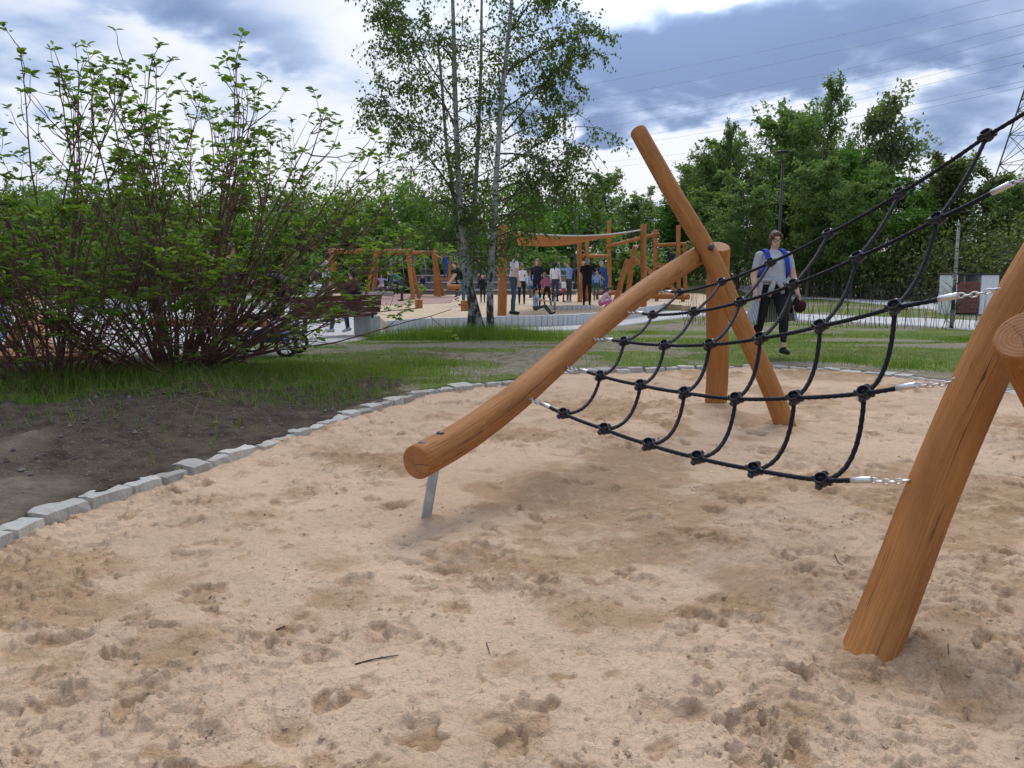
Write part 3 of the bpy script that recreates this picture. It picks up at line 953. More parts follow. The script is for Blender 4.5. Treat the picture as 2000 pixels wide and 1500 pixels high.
# ------------------------------------------------------------------ log climbing frame in the foreground
def log(mb, pts, r, sides=20, n=6, seed=0, wob=0.03, taper=1.0, swell=None):
    P = spline(pts, n) if len(pts) > 2 else [Vector(pts[0]).lerp(Vector(pts[1]), i / 10) for i in range(11)]
    L = len(P)
    a = P[0]; bdir = (P[1] - P[0]).normalized(); zdir = (P[-1] - P[-2]).normalized()
    ch = r * 0.10
    P2 = [P[0], P[0] + bdir * ch * 0.45, P[0] + bdir * ch * 1.3] + P[1:-1] + [P[-1] - zdir * ch * 1.3, P[-1] - zdir * ch * 0.45, P[-1]]
    rd = []
    for i, p in enumerate(P2):
        t = i / (len(P2) - 1)
        rr = r * (1 + (taper - 1) * t)
        if swell: rr *= 1 + swell * math.sin(t * 6.0 + seed)
        rd.append(rr)
    rd[0] *= 0.90; rd[1] *= 0.965; rd[-1] *= 0.90; rd[-2] *= 0.965
    mb.tube(P2, rd, sides, True, 0, 1, uvs=True, wob=wob, seed=seed)
    return mb
WM = [M['wood'], M['wood_end']]
RL = 0.077
A0, A1 = at(812, 905, 3.40), at(1362, 500, 6.45)
Am = [A0, at(905, 852, 3.72), at(1010, 775, 4.12), at(1090, 705, 4.52), at(1180, 628, 5.05), at(1270, 560, 5.70), A1]
B0, B1 = at(1537, 840, 5.72), at(1246, 256, 6.95)
Bm = [B0, at(1500, 745, 5.88), at(1437, 612, 6.10), at(1385, 497, 6.30), at(1310, 370, 6.62), B1]
fr = empty('log_climber', gz(1430, 800, 0), 'left log frame of the climbing net: sloping beam, leaning pole and short post', 'climber', 'log frames of the climbing net')
log(MB(), Am, RL, 28, 8, 1, 0.03, 1.0, 0.04).build('beam', WM, fr)['label'] = 'long sloping log resting on a steel foot'
log(MB(), Bm, RL * 0.99, 28, 8, 2, 0.022, 0.96, 0.02).build('pole', WM, fr)['label'] = 'leaning log pole with rounded top'
C0 = gz(1397, 793, -0.02); C0.z = -0.12
Ct = at(1405, 481, 6.72)
mbc = log(MB(), [C0, C0.lerp(Ct, .3) + Vector((.012, 0, 0)), C0.lerp(Ct, .65) - Vector((.006, 0, 0)), Ct], 0.094, 28, 8, 3, 0.02)
for v_ in mbc.v:      # the top is sawn at a slant, sloping towards the camera
    if v_.z > Ct.z - .03: v_.z += (v_.y - Ct.y) * .5
mbc.build('post', WM, fr)['label'] = 'thick short upright post'
# bolts
def bolt(p, ax, r_=0.026, parent=None):
    MB().lathe([(r_, -0.012), (r_, 0.004), (r_ * .82, 0.010), (r_ * .3, 0.012), (0.0, 0.012)], p, ax, 18).build('bolt', M['iron_cap'], parent)
ba = (B1 - B0).normalized()
bn = (Vector((0, -1, 0.15)) - ba * Vector((0, -1, 0.15)).dot(ba)).normalized()
bolt(at(1387, 489, 6.28) * 1.0 + Vector((0, 0, 0)) + bn * (RL * 0.80), bn, 0.024, fr)
aa = (Am[1] - Am[0]).normalized()
an = (Vector((0, 0, 1)) - aa * aa.z).normalized()
bolt(A0 + aa * 0.06 + an * RL * .93, an, 0.020, fr)
bolt(A0 + aa * 0.20 + an * RL * .95, an, 0.020, fr)
# steel foot: plate under the beam and a flat bar into the sand
ft = gz(832, 1012, -0.01); tp = A0 + aa * 0.13 - an * RL * 0.9
bot = Vector((ft.x, ft.y, -0.25))
dirf = (tp - ft).normalized()
side = Vector((1, 0.12, 0)).normalized()
Rf = Matrix((side, dirf.cross(side).normalized(), dirf)).transposed()
mid = (tp + (ft - dirf * 0.2)) / 2
mb = MB().box(mid, (0.046, 0.034, (tp - ft).length + 0.2), Rf, 0, 0.004)
Rp = Matrix((aa, an.cross(aa).normalized(), an)).transposed()
mb.box(tp + aa * 0.02 - an * 0.002, (0.20, 0.07, 0.008), Rp, 0, 0.002)
mb.build('steel_foot', M['steel'], fr)

fr2 = empty('log_climber', gz(1700, 1265, 0), 'near right log frame of the climbing net: bowed leaning log with brace', 'climber', 'log frames of the climbing net')
D0 = gz(1697, 1262, 0.0)
Dm = [at(1640, 1415, 2.06), at(1700, 1270, 2.195), at(1752, 1140, 2.30), at(1808, 990, 2.40), at(1866, 850, 2.48), at(1925, 720, 2.54), at(1985, 600, 2.60), at(2060, 470, 2.66), at(2160, 310, 2.74), at(2270, 140, 2.84), at(2370, -20, 2.92)]
log(MB(), Dm, 0.0795, 32, 8, 5, 0.02, 0.97, 0.025).build('log', WM, fr2)['label'] = 'bowed leaning log with fine cracks'
Em = [at(2006, 652, 2.16), at(2062, 770, 2.28), at(2125, 900, 2.42), at(2190, 1040, 2.56), at(2262, 1200, 2.72)]
log(MB(), Em, 0.090, 32, 8, 6, 0.02).build('brace', WM, fr2)['label'] = 'brace log with a cracked sawn end'

# ---- net
def on_line(P, u):
    """depth on a polyline of world points where it crosses photo column u"""
    best = None
    for i in range(len(P) - 1):
        pu = []
        for q in (P[i], P[i + 1]):
            d = q - cam.location
            fw = d.y * CP - d.z * SP
            pu.append(1000 + FPX * d.x / fw)
        if (pu[0] - u) * (pu[1] - u) <= 0:
            k = (u - pu[0]) / (pu[1] - pu[0] + 1e-9)
            return P[i].lerp(P[i + 1], k).y
    return P[-1].y
Asp = spline(Am, 8)
rows = [
    ([(1022, 771)], [(1100, 808), (1180, 838), (1267, 868), (1362, 894), (1473, 917), (1605, 938)], (1775, 937), 2.42),
    ([(1096, 711)], [(1173, 734), (1251, 752), (1337, 767), (1437, 779), (1552, 777), (1688, 768)], (1885, 737), 2.50),
    ([(1150, 659)], [(1219, 667), (1298, 674), (1386, 673), (1485, 661), (1602, 637), (1748, 600)], (1952, 562), 2.58),
    ([(1214, 606)], [(1275, 615), (1356, 609), (1446, 590), (1550, 556), (1675, 503), (1831, 428)], (2085, 305), 2.70),
    ([(1277, 568)], [(1327, 571), (1409, 551), (1505, 513), (1618, 457), (1758, 378), (1928, 265)], (2210, 90), 2.82)]
net = empty('climbing_net', gz(1400, 900, 0), 'black rope climbing net stretched between the log frames', 'climbing net')
NODES = []; ENDS = []
for (s_, nd, e_, de) in rows:
    (u0, v0) = s_[0]
    d0 = on_line(Asp, u0) - RL * 0.72
    i0, i1 = 1 / d0, 1 / de
    row = []
    for (u, v) in nd:
        k = (u - u0) / (e_[0] - u0)
        row.append(at(u, v, 1 / (i0 + (i1 - i0) * k)))
    NODES.append(row); ENDS.append((at(u0, v0, d0), at(e_[0], e_[1], de)))
RR = 0.0083
def rope(path):
    L = sum((path[i + 1] - path[i]).length for i in range(len(path) - 1))
    n = max(8, int(L / 0.008))
    # resample
    cu = [0.0]
    for i in range(len(path) - 1): cu.append(cu[-1] + (path[i + 1] - path[i]).length)
    P = []
    j = 0
    for k in range(n + 1):
        s = L * k / n
        while j < len(cu) - 2 and cu[j + 1] < s: j += 1
        P.append(path[j].lerp(path[j + 1], (s - cu[j]) / (cu[j + 1] - cu[j] + 1e-9)))
    MB().tube(P, RR, 12, True, lobes=4, lobe_amp=0.19, twist=52.0).build('rope', M['rope'], net)
def droop(a, b, k, sx_=0.0):
    out = []
    L = (b - a).length
    for i in range(9):
        t = i / 8
        q = a.lerp(b, t); s = 4 * t * (1 - t) * L * k
        out.append(q + Vector((sx_ * s, 0, -s)))
    return out
for ri, row in enumerate(NODES):
    a, e = ENDS[ri]
    sl = row[0] + (a - row[0]).normalized() * (row[0] - a).length * 0.34
    last = row[-1]; dl = (e - last)
    fl = [0.40, 0.38, 0.48, 0.48, 0.45][ri]
    sr = last + dl * fl
    path = [sl]
    seq = [sl] + row + [sr]
    full = []
    for i in range(len(seq) - 1):
        full += droop(seq[i], seq[i + 1], 0.012)[:-1]
    full.append(seq[-1])
    rope(full)
    # sleeves
    for p, tgt in ((sl, a), (sr, e)):
        d = (tgt - p).normalized()
        ln = 0.062
        MB().tube([p - d * .012, p - d * .010, p + d * (ln - .002), p + d * ln], [0.0095, 0.0115, 0.0115, 0.0095], 14).build('sleeve', M['alu'], net)
        # chain from sleeve to log
        c0 = p + d * (ln - 0.004); L = (tgt - c0).length
        nl = max(3, int(L / 0.021))
        mb = MB()
        for q in range(nl):
            t = (q + .5) / nl
            c = c0.lerp(tgt, t) - Vector((0, 0, 4 * t * (1 - t) * L * 0.05))
            xx = d
            ref = Vector((0, 0, 1)) if q % 2 else xx.cross(Vector((0, 0, 1))).normalized()
            zz = (ref - xx * ref.dot(xx)).normalized()
            R = Matrix((xx, zz.cross(xx), zz)).transposed()
            mb.loop(c, R, L / nl * 0.66, 0.0085, 0.0030)
        mb.build('chain', M['alu'] if p is sr else M['steel'], net)
for c in range(6):
    path = []
    for ri in range(4):
        sg = [0.13, 0.10, 0.05, 0.02][ri] * (1.0 + 0.12 * c)
        path += droop(NODES[ri][c], NODES[ri + 1][c], sg, 0.45)[:-1]
    path.append(NODES[4][c])
    rope(path)
# joints
prof = [(0.0, -0.030), (0.012, -0.029), (0.0215, -0.022), (0.0265, -0.008), (0.0265, 0.004), (0.0240, 0.014), (0.0225, 0.018), (0.0205, 0.0195), (0.0185, 0.018), (0.0170, 0.010), (0.0160, 0.0), (0.0, -0.002)]
jm = MB().lathe(prof, sides=20)
for a in range(4):
    an_ = math.pi / 2 * a
    jm.tube([Vector((math.cos(an_) * .018, math.sin(an_) * .018, -0.004)), Vector((math.cos(an_) * .034, math.sin(an_) * .034, -0.004)), Vector((math.cos(an_) * .037, math.sin(an_) * .037, -0.004))], [0.0135, 0.0125, 0.0105], 10)
jmesh = jm.mesh('joint', M['plastic'])
for ri in range(5):
    for c in range(6):
        p = NODES[ri][c]
        ur = (NODES[min(ri + 1, 4)][c] - NODES[max(ri - 1, 0)][c]); rt = (NODES[ri][min(c + 1, 5)] - NODES[ri][max(c - 1, 0)])
        nrm = rt.cross(ur).normalized()
        if nrm.z < 0: nrm = -nrm
        nrm = (nrm + Vector((0, -0.35, 0.25))).normalized()
        xx = (rt - nrm * rt.dot(nrm)).normalized()
        R = Matrix((xx, nrm.cross(xx), nrm)).transposed()
        o = obj('joint', jmesh, net)
        o.rotation_euler = R.to_euler()
        o.location = p - root_org(net) + nrm * 0.004
# ------------------------------------------------------------------ vegetation
def leaf_mat(name, c1, c2, trans=0.35, rough=0.5, back=1.25):
    m = bpy.data.materials.new(name); m.use_nodes = True
    gg = G(m.node_tree); b = gg.n['Principled BSDF']; out = gg.n['Material Output']
    v = gg.attr('var')
    col = gg.mix(v, c1, c2)
    r_ = gg.math('ADD', gg.math('MULTIPLY', gg.objrand(), 0.30), 0.85)
    col = gg.mix(1.0, col, gg.comb(r_, r_, r_), 'MULTIPLY')
    gg.lk(col, b.inputs['Base Color'])
    b.inputs['Roughness'].default_value = rough
    b.inputs['Specular IOR Level'].default_value = 0.25
    tr = gg.n.new('ShaderNodeBsdfTranslucent')
    gg.lk(gg.mix(1.0, col, (back * 1.0, back * 1.1, back * .5), 'MULTIPLY'), tr.inputs[0])
    mx = gg.n.new('ShaderNodeMixShader'); mx.inputs[0].default_value = trans
    gg.t.links.new(b.outputs[0], mx.inputs[1]); gg.t.links.new(tr.outputs[0], mx.inputs[2])
    gg.t.links.new(mx.outputs[0], out.inputs[0])
    return m
M['leaf_shrub'] = leaf_mat('shrub_leaf', (0.064, 0.122, 0.021), (0.205, 0.295, 0.056), 0.50)
M['leaf_birch'] = leaf_mat('birch_leaf', (0.048, 0.092, 0.018), (0.125, 0.185, 0.038), 0.44)
M['leaf_mid'] = leaf_mat('tree_leaf_mid', (0.092, 0.170, 0.054), (0.205, 0.285, 0.098), 0.52)
M['leaf_dark'] = leaf_mat('tree_leaf_dark', (0.094, 0.160, 0.064), (0.188, 0.256, 0.104), 0.54)
M['leaf_bright'] = leaf_mat('tree_leaf_bright', (0.070, 0.165, 0.022), (0.145, 0.265, 0.042), 0.38)
M['leaf_grey'] = leaf_mat('willow_leaf', (0.090, 0.130, 0.064), (0.175, 0.215, 0.110), 0.48)
M['leaf_olive'] = leaf_mat('scrub_leaf', (0.080, 0.110, 0.036), (0.155, 0.172, 0.060), 0.40)
M['grass'] = leaf_mat('grass_blade', (0.070, 0.135, 0.016), (0.18, 0.25, 0.042), 0.40)
M['bark_red'] = pmat('reddish_bark', (0.105, 0.045, 0.032), (0.165, 0.090, 0.066), 14, 0.8, 0.4, 60)
M['bark'] = pmat('grey_brown_bark', (0.075, 0.060, 0.045), (0.12, 0.10, 0.078), 6, 0.9, 0.6, 30, stretch=(1, 1, .3))
m, gg, b = newmat('birch_bark')
co = gg.coord('Object')
zz_ = gg.sep(co)[2]
n1 = gg.noise(gg.mapv(co, (4, 4, 22)), 1.2, 4, 0.6, 0.4)
n2 = gg.noise(gg.mapv(co, (5, 5, 2.2)), 1.6, 5, 0.65, 0.5)
col = gg.mix(gg.sstep(gg.noise(co, 5, 4), .35, .65), (0.36, 0.36, 0.335), (0.23, 0.23, 0.21))
col = gg.mix(gg.sstep(n1, 0.56, 0.62), col, (0.04, 0.035, 0.03))
low = gg.sstep(zz_, 0.2, 2.2, 0.16, 0.0)
col = gg.mix(gg.sstep(gg.math('ADD', n2, low), 0.60, 0.68), col, (0.030, 0.026, 0.022))
up_ = gg.sstep(zz_, 5.0, 9.5, 0.0, 0.35)
col = gg.mix(up_, col, (0.16, 0.14, 0.11))
gg.lk(col, b.inputs['Base Color']); b.inputs['Roughness'].default_value = 0.75
gg.lk(gg.bump(gg.math('ADD', n1, n2), 0.6, 0.02), b.inputs['Normal'])
M['birch_bark'] = m

def leaves(P, D, N, L, W, var, fold=0.25, six=False):
    """leaf blades as quads (or two quads with a fold): base P, pointing D, facing N"""
    P = np.asarray(P, float); n = len(P)
    D = D / (np.linalg.norm(D, axis=1, keepdims=True) + 1e-9)
    Sd = np.cross(D, N); Sd /= (np.linalg.norm(Sd, axis=1, keepdims=True) + 1e-9)
    Nn = np.cross(Sd, D)
    L = np.broadcast_to(L, (n,))[:, None]; W = np.broadcast_to(W, (n,))[:, None]
    if not six:
        V = np.stack([P, P + D * L * .45 + Sd * W * .5 + Nn * W * fold, P + D * L, P + D * L * .45 - Sd * W * .5 + Nn * W * fold * .3], 1).reshape(-1, 3)
        F = np.arange(n * 4).reshape(n, 4)
        return V, F, np.repeat(var, 4)
    V = np.stack([P, P + D * L * .35 + Sd * W * .5 + Nn * W * fold, P + D * L * .72 + Sd * W * .34 + Nn * W * fold * .4, P + D * L - Nn * L * .10,
                  P + D * L * .72 - Sd * W * .34 + Nn * W * fold * .4, P + D * L * .35 - Sd * W * .5 + Nn * W * fold], 1).reshape(-1, 3)
    b = np.arange(n)[:, None] * 6
    F = np.concatenate([b + np.array([[0, 1, 2, 3]]), b + np.array([[0, 3, 4, 5]])], 0)
    return V, F, np.repeat(var, 6)

def tubes_np(paths, sides=5):
    """many tapered tubes in one array mesh; paths: list of (points (k,3), radii (k,))"""
    Vs = []; Fs = []; o = 0
    ang = np.arange(sides) * 2 * np.pi / sides
    for P, R in paths:
        P = np.asarray(P, float); R = np.asarray(R, float); k = len(P)
        T = np.gradient(P, axis=0); T /= (np.linalg.norm(T, axis=1, keepdims=True) + 1e-9)
        ref = np.where(np.abs(T[:, 2:3]) < 0.9, np.array([[0, 0, 1.0]]), np.array([[1.0, 0, 0]]))
        X_ = np.cross(ref, T); X_ /= (np.linalg.norm(X_, axis=1, keepdims=True) + 1e-9)
        Y_ = np.cross(T, X_)
        V = P[:, None, :] + R[:, None, None] * (np.cos(ang)[None, :, None] * X_[:, None, :] + np.sin(ang)[None, :, None] * Y_[:, None, :])
        Vs.append(V.reshape(-1, 3))
        i = np.arange(k - 1)[:, None] * sides; j = np.arange(sides)[None, :]; j2 = (j + 1) % sides
        Fs.append(np.stack([i + j, i + j2, i + sides + j2, i + sides + j], -1).reshape(-1, 4) + o)
        o += k * sides
    return np.concatenate(Vs), np.concatenate(Fs)

def curve_np(p0, d0, L, n, bend, rng, wob=0.1):
    """path that starts along d0 and is bent by the vector bend"""
    P = [np.array(p0, float)]; d = np.array(d0, float); d /= np.linalg.norm(d)
    for i in range(n):
        d = d + np.asarray(bend) / n + rng.normal(0, wob, 3) / math.sqrt(n)
        d /= np.linalg.norm(d)
        P.append(P[-1] + d * L / n)
    return np.array(P), d

# ---- the big red-stemmed shrub and its neighbour
def shrub(px, rx, ry, hz, nst, seed, label, rot_prob, skip=None):
    rng = np.random.default_rng(seed)
    base = gp(*px); base.z = gh(base.x, base.y) - 0.03
    root = empty('leafy_shrub', base, label, 'shrub', 'red stemmed shrubs behind the dark soil')
    stems = []; LP = []; LD = []; LN = []; LL = []; LV = []
    def rosette(p, d, size, k, bright):
        a0 = rng.random() * 6.28
        for i in range(k):
            a = a0 + i * 2.4 + rng.normal(0, .2)
            el = rng.uniform(-0.25, 0.55)
            dd = np.array([math.cos(a) * math.cos(el), math.sin(a) * math.cos(el), math.sin(el)]) + 0.25 * d
            LP.append(p + rng.normal(0, .012, 3)); LD.append(dd)
            nn = np.array([0, 0, 1.0]) + rng.normal(0, .35, 3)
            LN.append(nn); LL.append(size * rng.uniform(.45, 1.2)); LV.append(np.clip(bright + rng.normal(0, .32), 0, 1))
    def twig(p, d, L, r, lvl, top):
        P, de = curve_np(p, d, L, 4, np.array([0, 0, 0.5]), rng, 0.28)
        stems.append((P, np.linspace(r, max(r * .4, .0022), 5)))
        bright = np.clip(0.30 + 0.45 * (1 - (P[-1][2]) / hz) + 0.1, 0, 1)  # silhouette against the sky painted in: leaf colour darkens with height
        rosette(P[-1], de, 0.086, int(rng.integers(4, 8)), bright)
        if rng.random() < .5: rosette(P[3], de, 0.078, 3, bright)
        if rng.random() < .2: rosette(P[2], de, 0.065, 2, bright)
        if lvl > 0:
            for i in range(int(rng.integers(1, 4))):
                t = int(rng.integers(1, 4))
                d2 = de + rng.normal(0, .75, 3); d2[2] += .25
                twig(P[t], d2 / np.linalg.norm(d2), L * rng.uniform(.45, .8), r * .6, lvl - 1, top)
    for i in range(nst):
        az = rng.random() * 6.28
        tilt = (rng.random() ** 0.75) * 1.22
        p0 = np.array([math.cos(az) * .42 * rng.random() * (.4 + tilt), math.sin(az) * .3 * rng.random() * (.4 + tilt), 0.0])
        dirn = np.array([math.sin(tilt) * math.cos(az), math.sin(tilt) * math.sin(az), math.cos(tilt)])
        ext = 1 / math.sqrt((dirn[0] / rx) ** 2 + (dirn[1] / ry) ** 2 + (dirn[2] / hz) ** 2)
        L = ext * rng.uniform(.66, .96)
        P, de = curve_np(p0, dirn, L, 9, np.array([dirn[0] * -.05, dirn[1] * -.05, 0.28 * tilt]), rng, 0.20)
        r0 = rng.uniform(.008, .019)
        stems.append((P, np.linspace(r0, .006, 10)))
        for t in range(3, 10):
            prob = 0.14 if t < 5 else (0.55 if t < 8 else 0.75)
            for _ in range(2 if t >= 5 else 1):
                if rng.random() < prob:
                    d2 = de * .6 + rng.normal(0, .80, 3); d2[2] += .15
                    twig(P[t], d2 / np.linalg.norm(d2), rng.uniform(.22, .60) * (1.15 if t > 6 else .8), r0 * .42, 1 if rng.random() < .6 else 0, False)
        # bare inner twigs
        for t in (1, 2, 2, 3, 3, 4, 5):
            if rng.random() < .8:
                d2 = de * .5 + rng.normal(0, .8, 3)
                P3, _ = curve_np(P[t], d2, rng.uniform(.3, .9), 4, np.array([0, 0, .3]), rng, .3)
                stems.append((P3, np.linspace(.006, .002, 5)))
        twig(P[-1], de, .45, .007, 1, True)
    # low boughs reaching out to the right
    for i in range(0 if skip else 10):
        az = rng.uniform(-.55, .75); tilt = rng.uniform(.95, 1.42)
        dirn = np.array([math.sin(tilt) * math.cos(az), math.sin(tilt) * math.sin(az), math.cos(tilt)])
        P, de = curve_np((.25, 0, .05), dirn, rng.uniform(1.9, 3.0), 10, np.array([0, 0, rng.uniform(-.1, .25)]), rng, .22)
        stems.append((P, np.linspace(.014, .004, 11)))
        for t in range(4, 11):
            if rng.random() < .8:
                d2 = de * .8 + rng.normal(0, .6, 3)
                twig(P[t], d2 / np.linalg.norm(d2), rng.uniform(.2, .5), .005, 1 if rng.random() < .4 else 0, False)
    # long whips that stand clear of the crown
    for (ax, ay, tl) in [(.15, 0, 1.06), (.9, -.1, 1.10), (1.25, .1, 1.08), (1.55, 0, 1.04), (-.6, .1, 1.04), (-.2, 0, 1.05), (1.9, .25, 1.0)]:
        if skip and ax > skip: continue
        dirn = np.array([math.sin(ax * .42), ay, math.cos(ax * .42)]); dirn /= np.linalg.norm(dirn)
        ext = 1 / math.sqrt((dirn[0] / rx) ** 2 + (dirn[1] / ry) ** 2 + (dirn[2] / hz) ** 2)
        P, de = curve_np((ax * .1, ay, 0), dirn, ext * tl * .97, 12, np.array([.05, 0, .05]), rng, .18)
        stems.append((P, np.linspace(.015, .0035, 13)))
        for t in range(6, 13):
            d2 = de + rng.normal(0, .5, 3)
            twig(P[t], d2 / np.linalg.norm(d2), rng.uniform(.15, .32), .005, 0, True)
    V, F = tubes_np(stems, 5)
    obj('stems', np_mesh('stems', V, F, M['bark_red']), root)
    V, F, va = leaves(np.array(LP), np.array(LD), np.array(LN), np.array(LL), np.array(LL) * .56, np.array(LV), .18, True)
    obj('foliage', np_mesh('foliage', V, F, M['leaf_shrub'], True, None, {'var': va}), root)
    return root
shrub((345, 722), 2.80, 1.7, 3.12, 74, 11, 'large spreading red-stemmed shrub filling the left of the picture', 1)
shrub((90, 742), 1.9, 1.5, 3.05, 38, 23, 'smaller leaning red-stemmed shrub at the far left edge of the picture', 1, 1.0)
shrub((-330, 735), 1.8, 1.5, 3.4, 16, 29, 'part hidden shrub just beyond the left edge of the picture', 1, 1.0)

# ---- birch clump
def birch():
    rng = np.random.default_rng(5)
    base = gp(938, 656)
    base.z = gh(base.x, base.y) - .05
    YB = base.y
    root = empty('birch_tree', base, 'tall birch clump with pale peeling trunks standing in long grass', 'tree')
    B = np.array(base)
    def px(lst, dy=0.0):
        return np.array([np.array(at(u, v, YB + dy * (0.3 + i * .12))) - B for i, (u, v) in enumerate(lst)])
    trunks = [
        (px([(944, 655), (931, 610), (915, 540), (906, 480), (899, 400), (893, 300), (889, 180), (886, 60), (882, -80), (884, -220)]), .080),
        (px([(917, 655), (920, 600), (922, 530), (925, 430), (931, 330), (936, 220), (940, 100), (941, 0), (948, -130)], .8), .062),
        (px([(958, 658), (957, 600), (958, 540), (962, 480), (966, 410), (972, 300), (981, 180), (992, 80), (1001, -20), (1008, -150), (1012, -260)], -.4), .076),
        (px([(930, 655), (912, 560), (897, 470), (886, 390), (872, 280), (864, 180), (856, 90)], .5), .05)]
    tb = []; tw = []; LP = []; LD = []; LN = []; LV = []
    for P, r0 in trunks:
        S_ = np.array([tuple(p) for p in spline([Vector(p) for p in P], 6)])
        z = S_[:, 2] / 9.5
        R = r0 * (1.0 - .80 * np.clip(z, 0, 1)) + .055 * np.exp(-S_[:, 2] / .25) * (r0 / .135)
        tb.append((S_, R))
    def leafy(P, dens, hang=0.6):
        n = len(P)
        for i in range(1, n):
            for _ in range(dens):
                t = rng.random(); p = P[i - 1] * (1 - t) + P[i] * t + rng.normal(0, .05, 3)
                LP.append(p); d = rng.normal(0, .55, 3); d[2] -= hang
                LD.append(d); LN.append(rng.normal(0, 1, 3)); LV.append(rng.random())
    def branch(p, d, L, r, lvl):
        nseg = 7 if lvl else 5
        bend = np.array([0, 0, -.55]) if lvl else np.array([0, 0, -1.3])
        P, de = curve_np(p, d, L, nseg, bend, rng, .22)
        tw.append((P, np.linspace(r, max(.0035, r * .25), nseg + 1)))
        if lvl:
            for i in range(2, nseg + 1):
                for _ in range(2 if lvl == 2 else 2):
                    d2 = de * .55 + rng.normal(0, .65, 3)
                    branch(P[i], d2 / np.linalg.norm(d2), L * rng.uniform(.26, .48), r * .4, lvl - 1)
            leafy(P[2:], 1)
        else:
            leafy(P, 1 + int(rng.random() < .9))
    for ti, (P, R) in enumerate(tb):
        n = len(P)
        for i in range(n):
            z = P[i][2]
            if z < 1.1: continue
            k = (0.9 if ti != 3 else .6) * (1.0 if z > 2.6 else .85)
            if rng.random() > k * .62: continue
            az = rng.random() * 6.28
            dirn = np.array([math.cos(az), math.sin(az) * .8, rng.uniform(.35, 1.0)])
            L = rng.uniform(1.0, 2.1) * (1 - .35 * max(0, (z - 6) / 4)) * (1 if z > 2.6 else .7)
            branch(P[i], dirn / np.linalg.norm(dirn), L, max(.008, R[i] * .30), 1)
    # long boughs that give the outline in the picture
    for (u0, v0, u1, v1, L) in [(972, 395, 1110, 335, 2.3), (978, 330, 1130, 270, 2.3), (985, 260, 1120, 140, 2.2), (992, 140, 1130, 60, 2.2), (890, 330, 770, 190, 2.5), (888, 200, 730, 60, 2.6),
                                (886, 120, 760, 0, 2.2), (893, 400, 790, 300, 1.9), (900, 430, 800, 350, 1.6), (964, 440, 1080, 385, 2.0), (996, 60, 1120, -40, 2.1), (888, 250, 800, 130, 2.0), (980, 220, 1080, 200, 1.9), (975, 300, 1060, 330, 2.2),
                                (905, 470, 820, 480, 1.2), (960, 470, 1030, 440, 1.5), (895, 390, 780, 250, 2.2), (968, 420, 1100, 300, 2.5)]:
        a = np.array(at(u0, v0, YB)) - B; e = np.array(at(u1, v1, YB + rng.uniform(-.9, .9))) - B
        d = e - a; d[2] += .35 * np.linalg.norm(d)
        branch(a, d / np.linalg.norm(d), L * .88, .020, 2 if (L > 2.05 and v0 < 345) else 1)
    V, F = tubes_np(tb, 14)
    obj('trunk', np_mesh('trunk', V, F, M['birch_bark']), root)
    V, F = tubes_np(tw, 4)
    obj('branches', np_mesh('branches', V, F, M['bark']), root)
    n = len(LP)
    Ls = rng.uniform(.05, .088, n)
    V, F, va = leaves(np.array(LP), np.array(LD), np.array(LN), Ls, Ls * .72, np.array(LV), .1)
    obj('crown', np_mesh('crown', V, F, M['leaf_birch'], True, None, {'var': va}), root)
    print('birch leaves', n)
birch()

# ---- trees of the belt behind: a few grown kinds, copied
def grow(seed, H, R, nleaf, ls, shape='round', lean=0.0, wind=0.0, clump=0.42, bare=0.12):
    rng = np.random.default_rng(seed)
    tb = []
    P, de = curve_np((0, 0, -.2), (lean * .5, 0, 1), H * .95, 10, np.array([lean, 0, 0]), rng, .10)
    tb.append((P, np.linspace(H * .016 + .02, .02, 11)))
    C = []
    nl = 26
    for i in range(nl):
        t = bare + (1 - bare) * (i + rng.random()) / nl
        k = min(int(t * 10), 9); p = P[k] * (1 - (t * 10 - k)) + P[k + 1] * (t * 10 - k)
        if shape == 'round': e = math.sqrt(max(.05, 1 - ((t - .52) / .55) ** 2))
        elif shape == 'spire': e = max(.15, 1.05 * max(1.04 - t, 0) ** .62) if t > .25 else .85
        else: e = .55 + .6 * math.sin(min(t, .9) * 3.0)
        az = rng.random() * 6.28
        L = R * e * rng.uniform(.6, 1.15)
        d = np.array([math.cos(az) + wind, math.sin(az), rng.uniform(.55, 1.6)])
        Q, dq = curve_np(p, d, L, 5, np.array([wind, 0, .15]), rng, .25)
        tb.append((Q, np.linspace(.05, .012, 6)))
        for q in range(2, 6):
            C.append((Q[q], rng.uniform(.5, 1.1) * min(1, .08 + e), max(.75, min(e, 1))))
            for _ in range(2):
                d2 = dq + rng.normal(0, .7, 3)
                Q2, _ = curve_np(Q[q], d2, L * rng.uniform(.2, .5), 3, np.array([wind, 0, .1]), rng, .2)
                tb.append((Q2, np.linspace(.02, .007, 4)))
                C.append((Q2[-1], rng.uniform(.35, .9) * min(1, .08 + e), max(.75, min(e, 1))))
    C.append((P[-1], .05, .7))
    w = np.array([c[1] for c in C]); cp = np.array([c[0] for c in C])
    ids = rng.choice(len(C), nleaf, p=w / w.sum())
    off = rng.normal(0, 1, (nleaf, 3)) * (clump * R * .36) * (w * np.array([c[2] for c in C]))[ids][:, None]
    off[:, 2] *= .75
    LP = cp[ids] + off
    D_ = rng.normal(0, 1, (nleaf, 3)); D_[:, 2] -= .25; D_[:, 0] += wind * 1.6
    N_ = rng.normal(0, .8, (nleaf, 3)); N_[:, 2] += .7
    Ls = rng.uniform(.6, 1.3, nleaf) * ls
    cv = rng.random(len(C))
    var = np.clip(.5 * cv[ids] + .5 * rng.random(nleaf), 0, 1)
    return tb, LP, D_, N_, Ls, var
KIND = {}
